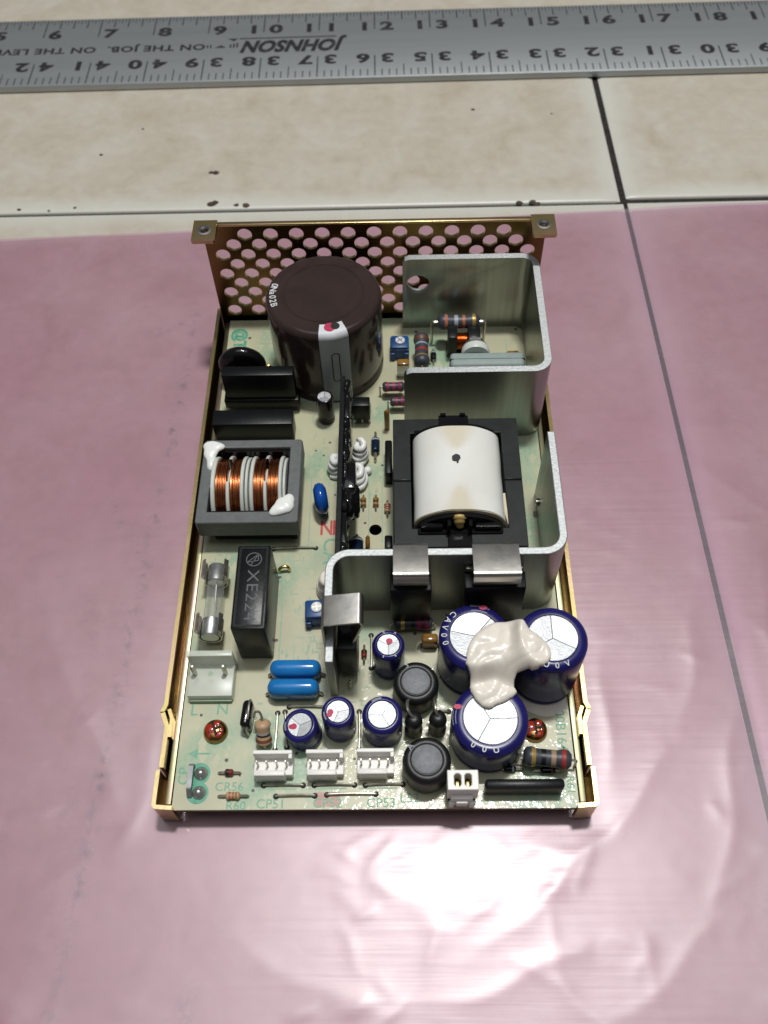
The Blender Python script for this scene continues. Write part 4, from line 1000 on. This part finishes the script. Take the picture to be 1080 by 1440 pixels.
axial('diode', -3.0, 40.8, 1.0, 2.4, .75, R90, 'glass_red', [(.2, .3, 'b_black')], 2.6, 0)
# upright tan resistor with a hooked lead
dv = Vector((-.15, 4.6, 5.6)); eu = dv.to_track_quat('X', 'Z').to_euler()
o = axial('upright_resistor', -28.0, 18.0, 4.4, 6.6, 1.75, 0, 'res_tan', [(-.26, .11, 'b_brown'), (-.04, .07, 'b_black'), (.04, .06, 'b_grey')], stand=True, dog=.2, rot=eu)
sub('lead', tube([(2.9, 0, 0), (5.0, .2, 0), (6.0, .8, .1), (5.8, 1.6, .1), (4.0, 2.1, -1.0), (1.6, 2.3, -4.4)], .34, 8), 'tin', o)
sub('lead', tube([(-3.0, 0, 0), (-4.2, 0, -.1), (-5.0, 0, -.9)], .34, 8), 'tin', o)
# standing black bead beside it
o = part('ferrite_bead', box(-1.3, 1.3, -3.6, 3.6, .4, 6.0, 1.15, 4), 'black_gloss', -32.6, 22.8, 0, (0, 0, -.08), smooth=60)
sub('lead', tube([(.5, -4.0, 0), (.55, -3.7, 4.0), (.6, 0, 6.15), (.5, 3.5, 5.4), (.4, 4.0, 0)], .32, 8), 'tin', o)
# amber glass part standing near the transformer
o = part('glass_diode', lathe([(0, 0), (.75, 0), (.85, .6), (.85, 8.4), (.4, 9.2), (0, 9.2)], 18), 'amber', 3.3, 117.6, 0, smooth=60)
# black strips next to the transformer
part('flat_chip', box(2.7, 4.9, 96.2, 108.6, .2, 6.2, .5), 'black_matte')
part('flat_chip', box(2.6, 4.8, 70.0, 74.4, .2, 7.0, .5), 'black_matte')
o = part('mica_capacitor', lathe([(0, -.7), (1.8, -.6), (2.4, 0), (1.8, .6), (0, .7)], 28, 'X'), 'amber', -2.2, 73.2, 4.4, smooth=60)
sub('lead', tube([(0, 0, -2.2), (0, 0, -4.4)], .3, 8, False), 'tin', o)
# small black transistor
o = part('small_transistor', box(-7.3, -1.9, 119.4, 123.0, 2.2, 9.4, .35), 'black_matte', label='small black transistor on three thin leads')
for k in range(3): sub('lead', tube([(-6.6 + k * 2.1, 120.6, 2.3), (-6.9 + k * 2.4, 120.0, 0)], .35, 8, False), 'tin', o)
sub('lead', tube([(-2.4, 123, 6.6), (-2.1, 124.4, 4), (-2.1, 124.6, 0)], .35, 8), 'tin', o)
# trimmer potentiometers
for x, y in ((7.5, 149.4), (-16.0, 52.2)):
    o = part('trimmer', box(-3.1, 3.1, -2.9, 2.9, .2, 4.6, .3), 'blue_pot', x, y, 0, (0, 0, 0 if y > 100 else .05))
    sub('housing_cap', box(-2.9, 2.9, -2.7, 2.7, 4.5, 5.6, .5), 'blue_pot', o)
    for s in (-1, 1):
        sub('foot', box(s * 2.3 - .8, s * 2.3 + .8, -3.5, -2.8, .2, 3.4, .2), 'blue_pot', o)
    dl = sub('dial', lathe([(0, 5.6), (1.55, 5.6), (1.55, 6.0), (1.35, 6.15), (0, 6.15)], 28), 'white_print', o, .2, .2, 0)
    b = bmesh.new(); box(-1.2, 1.2, -.22, .22, 6.1, 6.2, 0, 1, b); box(-.22, .22, -1.2, 1.2, 6.11, 6.21, 0, 1, b)
    sub('dial_slot', b, 'tin', o, .2, .2, 0, (0, 0, .7 if y > 100 else .1))
# film part and bits near the upper heatsink
o = part('film_capacitor', box(6.6, 10.6, 138.4, 140.6, .5, 6.6, .6, 3), 'connector_clear', smooth=60)
sub('amber_cap', box(6.7, 10.5, 138.3, 140.7, 5.6, 6.9, .5), 'amber', o)
o = part('film_capacitor', box(12.4, 16.8, 42.2, 44.8, .6, 5.2, .8, 3), 'amber', smooth=60)
for s in (-1, 1): sub('lead', tube([(14.6 + s * 2.2, 43.4, 1.4), (14.6 + s * 3.0, 42.6, .6), (14.6 + s * 3.0, 42.4, 0)], .35, 8), 'tin', o)
# small coil inside the upper heatsink
o = part('small_coil', box(23.0, 33.2, 147.6, 151.6, .2, 1.6, .2), 'black', label='small coil with a copper winding on a black bobbin')
sub('bobbin_side', box(23.2, 26.2, 146.4, 151.8, 1.4, 10.2, .3), 'black', o)
sub('bobbin_side', box(29.6, 33.6, 146.4, 151.8, 1.4, 10.2, .3), 'black', o)
p = [(1.2, 26.1)]
for k in range(9): p += [(2.7, 26.1 + k * .38), (2.9, 26.3 + k * .38)]
p += [(2.7, 29.65), (1.2, 29.65)]
sub('copper_winding', lathe(p, 32, 'X', (0, 149.0, 5.6)), 'copper', o, smooth=60)
# white bush and nut, grey cap clamped on the front wall
o = part('insulating_bush', lathe([(0, 0), (3.9, 0), (4.2, 1.0), (3.9, 2.4), (3.0, 2.8), (0, 2.8)], 32, 'Y'), 'bobbin', 29.6, 122.6, 27.4, smooth=45)
sub('nut', lathe([(0, -1), (3.3, -1), (3.3, 1.2), (2.6, 1.5), (0, 1.5)], 6, 'Y'), 'steel', o, 0, 3.4, 0)
sub('washer', lathe([(0, 0), (3.6, 0), (3.6, .5), (0, .5)], 28, 'Y'), 'core', o, 0, 2.75, 0)
o = part('clamped_transistor', box(22.0, 43.4, 116.9, 122.4, 6.0, 29.6, 1.2, 3), 'pad', smooth=50, label='grey silicone capped transistor clamped inside the U-shaped heatsink')
sub('cap_seam', box(21.95, 43.45, 119.4, 119.62, 5.95, 29.64, .05, 1), 'res_grey', o)
for k in range(3): sub('lead', tube([(28 + 5 * k, 119, 6.2), (28 + 5 * k, 119, 0)], .5, 8, False), 'tin', o)
axial('diode', 44.6, 146.0, 1.6, 4.6, 1.6, 0, 'amber', [(.2, .2, 'b_brown')], 3.4, 0)

# ---------------------------------------------------------------- drum chokes and upright beads
def drum(x, y, R, h, ch, ang, lean=(0, 0)):
    rr = 1.5
    prof = [(0, .2), (R * .85, .2), (R * .97, .9), (R, 2.2), (R * 1.0, h - 2.2)]
    for k in range(1, 7): a = k / 6 * R90; prof.append((R - rr * (1 - math.cos(a)), h - 2.2 + 1.9 * math.sin(a)))
    ri = R * .63
    prof += [(ri + .15, h - .32), (ri, h - .5), (0, h - .5)]
    o = part('drum_choke', lathe(prof, 56), 'shrink', x, y, 0, (math.radians(lean[0]), math.radians(lean[1]), 0), smooth=50)
    sub('ferrite_top', lathe([(0, h - .1), (ri - .45, h - .1), (ri - .2, h - .25), (ri - .2, h - .5)], 48), 'ferrite_disc', o, smooth=40)
    a = math.radians(ang)
    sub('sleeve_lettering', text_bm(ch, 1.5, bold=.02), 'b_grey', o, (R - .95) * math.cos(a), (R - .95) * math.sin(a), h - .16, (0, 0, a - R90), smooth=0)
    return o
drum(10.6, 29.6, 5.85, 9.0, '3', 118); drum(12.9, 9.3, 5.95, 9.6, 'A', 142)
for x, y, ex in ((9.9, 19.6, 8.6), (15.9, 19.9, 15.4)):
    p = [(0, .2), (1.6, .2), (2.25, .8), (2.3, 2.0), (1.95, 3.0), (1.85, 5.4), (2.05, 6.2), (2.25, 7.2), (2.1, 8.4), (1.5, 9.2), (.7, 9.5), (0, 9.5)]
    o = part('sleeved_bead', lathe(p, 32), 'shrink', x, y, 0, smooth=60)
    sub('lead', tube([(0, 0, 9.2), (ex - x - .1, 1.4, 11.0), (ex - x - .2, 4.0, 10.2), (ex - x, 5.2, 6.8), (ex - x, 5.4, 0)], .38, 8), 'tin', o)

# ---------------------------------------------------------------- connectors on the front edge
def header4(x0, x1, y0):
    o = part('pin_header', box(x0, x1, y0 + .6, y0 + 5.0, .1, 3.0, .15, 1), 'connector')
    sub('back_wall', box(x0, x1, y0 + 4.7, y0 + 5.7, .12, 6.8, .15, 1), 'connector', o)
    sub('front_wall', box(x0 + .4, x1 - 1.7, y0 - .3, y0 + 1.1, .14, 5.6, .2, 2), 'connector', o)
    sub('side_wall', box(x1 - .9, x1 + .02, y0 + 3.6, y0 + 4.9, .11, 6.6, .12, 1), 'connector', o)
    n = 4
    for k in range(n):
        x = x0 + 1.1 + (x1 - x0 - 2.6) * k / (n - 1)
        sub('pin', box(x - .24, x + .24, y0 + 2.6, y0 + 3.1, 2.8, 6.9, .08, 1), 'tin', o)
    return o
for x0, x1, y0 in ((-29.9, -20.2, 7.0), (-16.8, -7.6, 7.1), (-4.3, 4.9, 7.3)): header4(x0, x1, y0)
# two-way socket
x0, x1, y0, y1, h = 17.6, 25.0, 1.6, 6.4, 10.2
def octo(cx, cy, w, d, c): return [(cx - w + c, cy - d), (cx + w - c, cy - d), (cx + w, cy - d + c), (cx + w, cy + d - c), (cx + w - c, cy + d), (cx - w + c, cy + d), (cx - w, cy + d - c), (cx - w, cy - d + c)]
pl = plate([(x0, y0), (x1, y0), (x1, y1), (x0, y1)], [octo(x0 + 2.45, 4.0, .85, 1.55, .5), octo(x0 + 4.95, 4.0, .85, 1.55, .5)], 7.4)
o = part('two_way_socket', xf(pl, Matrix.Translation((0, 0, h - 3.7))), 'connector', smooth=30, label='white two-way socket at the front edge'); bevel_mod(o, .2)
sub('socket_floor', box(x0 + .4, x1 - .4, y0 + .4, y1 - .4, .2, 5.5), 'dark_hole', o)
for k in (2.45, 4.95): sub('contact', box(x0 + k - .5, x0 + k + .5, 2.8, 4.4, 5.4, 8.0, .25), 'brass', o)
b = bmesh.new(); box(x0 + .9, x1 - 1.2, .7, y0 + .1, .3, 6.4, .2, 1, b); box(x0 + .5, x0 + 1.7, .1, 1.0, .4, 3.4, .15, 1, b); box(x1 - 2.0, x1 - .8, .1, 1.0, .4, 3.4, .15, 1, b); box(x0 + 2.2, x1 - 2.4, .0, .9, 1.8, 4.6, .15, 1, b)
sub('latch', b, 'connector', o)
# resistor network bar
o = part('resistor_network', box(26.9, 46.0, 3.0, 5.4, .7, 6.6, .75, 2), 'black_matte', label='long black resistor network bar at the front edge')
for k in range(8): sub('lead', box(28.4 + k * 2.3, 28.9 + k * 2.3, 4.0, 4.4, 0, .9), 'tin', o)

# ---------------------------------------------------------------- screws, jumpers, solder link
for x, y, a in ((-40.9, 19.7, .4), (40.8, 19.4, .1)):
    prof = [(0, 0), (3.0, 0), (3.1, .4), (3.0, 1.1), (2.5, 1.9), (1.7, 2.35), (0, 2.5)]
    o = part('screw', lathe([(3.1, .02), (3.15, .4), (3.0, 1.2), (2.6, 1.9), (1.9, 2.3), (0, 2.45)], 36), 'screw', x, y, 0, (0, 0, a), smooth=60)
    b = bmesh.new(); box(-1.7, 1.7, -.32, .32, 2.1, 2.5, .05, 1, b); box(-.32, .32, -1.7, 1.7, 2.12, 2.52, .05, 1, b)
    sub('cross_recess', b, 'dark_hole', o)
    g_ = glob([(-.9, .6, 2.0, 1.4, 1.3, .5), (-1.4, -.6, 1.7, 1.0, 1.2, .55), (.4, -1.4, 1.9, 1.2, .9, .45), (.9, 1.3, 1.9, 1.0, .8, .45), (1.5, -.3, 1.9, .6, .8, .4)], .2, 2, .1, 1.0)
    sub('red_lacquer', g_, 'screw_red', o, smooth=180)
def jumper(x0, y0, x1, y1, z=.6, r=.31):
    d = Vector((x1 - x0, y1 - y0)); L = d.length; a = math.atan2(d.y, d.x)
    o = part('jumper_wire', tube([(0, 0, 0), (.05, 0, z - .3), (.4, 0, z), (L * .5, .1, z + .08), (L - .4, 0, z), (L - .05, 0, z - .3), (L, 0, 0)], r, 10), 'tin', x0, y0, 0, (0, 0, a))
    for t in (0, L): sub('solder_eye', lathe([(0, .03), (.75, .03), (.6, .18), (0, .22)], 16), 'dark_hole', o, t, 0, 0)
for j in ((-27.6, 5.9, -17.8, 5.9), (-15.0, 5.9, -5.0, 5.9), (-2.3, 5.8, 7.0, 6.0), (-24.4, 3.2, -14.8, 3.3), (-11.8, 3.5, .3, 3.6), (-25.3, 24.7, -25.4, 14.9), (-4.1, 24.9, -4.0, 14.9),
          (-22.4, 26.3, -13.0, 26.2), (-29.6, 74.2, -17.4, 74.4), (-1.2, 46.6, -1.1, 37.0), (20.6, 40.4, 20.2, 44.0), (16.8, 24.6, 19.0, 24.7), (-23.4, 25.0, -22.4, 15.6)): jumper(*j)
o = part('wire_loop', tube([(-27.4, 66.6, 0), (-27.2, 66.8, 1.6), (-25.6, 67.2, 2.2), (-24.6, 67.0, 1.4), (-24.6, 67, 0)], .5, 10), 'brass')
o = part('wire_loop', tube([(-6.6, 31.4, 0), (-6.4, 31.4, 2.4), (-6.4, 32.0, 3.0), (-6.4, 32.8, 2.0), (-6.4, 33, 0)], .35, 10), 'tin')
o = part('link_bar', bent_strip(roundpath([(11.0, .2), (10.6, 2.2), (4.6, 2.2), (3.2, .2)], [0, .6, .8, 0], 4), .6, -46.4, -45.2, 'YZ'), 'dull_tin', label='bent tinned link bar soldered beside the tray wall')
for y in (9.0, 4.2):
    sub('solder_joint', lathe([(0, 1.7), (.6, 1.55), (1.2, .9), (1.75, .2), (1.8, 0)], 28), 'solder', o, -43.6, y, 0, smooth=60)
    sub('green_lacquer_ring', lathe([(0, .03), (2.7, .03), (2.75, .0)], 28), 'green_lacquer', o, -44.0, y, .02 * (y < 6), smooth=0)
# milky glue around the base of the right-hand capacitor
gl = bmesh.new(); n = 40; vs_ = [gl.verts.new((0, 0, .3))]
ring_ = []
for k in range(n):
    a = math.tau * k / n; r = 10.6 + 1.3 * noise.noise((math.cos(a) * 1.4, math.sin(a) * 1.4, 5)); r = min(r, 5.6 / max(.05, math.cos(a)) if math.cos(a) > 0 else 99)
    ring_.append(gl.verts.new((r * math.cos(a), r * math.sin(a), .03)))
for k in range(n): gl.faces.new((vs_[0], ring_[k], ring_[(k + 1) % n]))
part('glue_fillet', gl, 'silicone_cream', 44.0, 34.0, 0, smooth=60)
# thick cream silicone bridging the three capacitors
OUT = [(22.6, 29.6), (23.4, 34.2), (26.0, 38.2), (30.6, 40.6), (36.4, 40.2), (38.8, 36.6), (41.8, 33.9), (43.2, 30.4), (41.9, 27.8), (38.8, 26.9), (37.3, 27.6), (35.2, 27.3), (34.5, 25.4), (35.3, 23.9), (33.0, 21.9), (30.3, 20.8), (28.0, 19.9), (25.2, 21.6), (23.6, 25.0), (23.9, 27.1)]
OUT = [tuple(p)[:2] for p in smoothpath([(x, y, 0) for x, y in OUT + OUT[:1]], 4)]
CAPS = ((25.4, 37.4, 9.0, 19.2), (44.0, 34.8, 8.7, 23.0), (28.4, 17.8, 9.4, 14.2))
def base_z(x, y):
    ws = zs = 0
    for cx_, cy_, r, hh in CAPS:
        w = 1 / (max(math.hypot(x - cx_, y - cy_) - r * .93, 0) + .35) ** 1.7; ws += w; zs += w * hh
    return zs / ws
def edge_d(x, y):
    ins = False; best = 1e9
    for (x0, y0), (x1, y1) in zip(OUT, OUT[1:] + OUT[:1]):
        if (y0 > y) != (y1 > y) and x < (x1 - x0) * (y - y0) / (y1 - y0 + 1e-12) + x0: ins = not ins
        if (x0, y0) != (x1, y1): best = min(best, seg_d(x, y, (x0, y0), (x1, y1)))
    return best if ins else -best
gb = bmesh.new(); G = {}; st = .3
for i in range(int(23 / st)):
    for j in range(int(23 / st)):
        x, y = 21.4 + i * st, 18.6 + j * st; d = edge_d(x, y)
        if d < -.12: continue
        e = min(max(d, 0) / 1.5, 1); th = 1.55 * math.sqrt(1 - (1 - e) ** 2)
        q = Vector((x, y, 0)); wv = Vector((noise.noise(q * .16), noise.noise(q * .16 + Vector((7, 0, 0))), 0)) * 3.2
        t = (x + wv.x) * .62 - (y + wv.y) * .78
        fold_ = abs(math.sin(t * .62)) ** .7                       # overlapping layers pulled by the nozzle
        bul = .9 * math.exp(-((x - 32) ** 2 + (y - 33) ** 2) / 30) + .5 * math.exp(-((x - 29.5) ** 2 + (y - 24) ** 2) / 9)
        z = base_z(x, y) + .05 + th * (.62 + .34 * fold_ + .22 * noise.noise(q * .35) + .10 * noise.noise(q * .9)) + bul * e
        G[i, j] = gb.verts.new((x, y, z))
for (i, j), v in G.items():
    if all((i + a, j + c) in G for a, c in ((1, 0), (1, 1), (0, 1))): gb.faces.new((v, G[i + 1, j], G[i + 1, j + 1], G[i, j + 1]))
bmesh.ops.delete(gb, geom=[v for v in gb.verts if not v.link_faces], context='VERTS')
for _ in range(2): bmesh.ops.smooth_vert(gb, verts=gb.verts, factor=.5, use_axis_x=True, use_axis_y=True, use_axis_z=True)
ex = bmesh.ops.extrude_face_region(gb, geom=gb.faces[:])
for v in [q for q in ex['geom'] if isinstance(q, bmesh.types.BMVert)]: v.co.z = min(v.co.z - .25, base_z(v.co.x, v.co.y) - .9)
part('silicone_bridge', gb, 'silicone_cream', smooth=180, label='thick cream silicone smeared across three large blue capacitors')
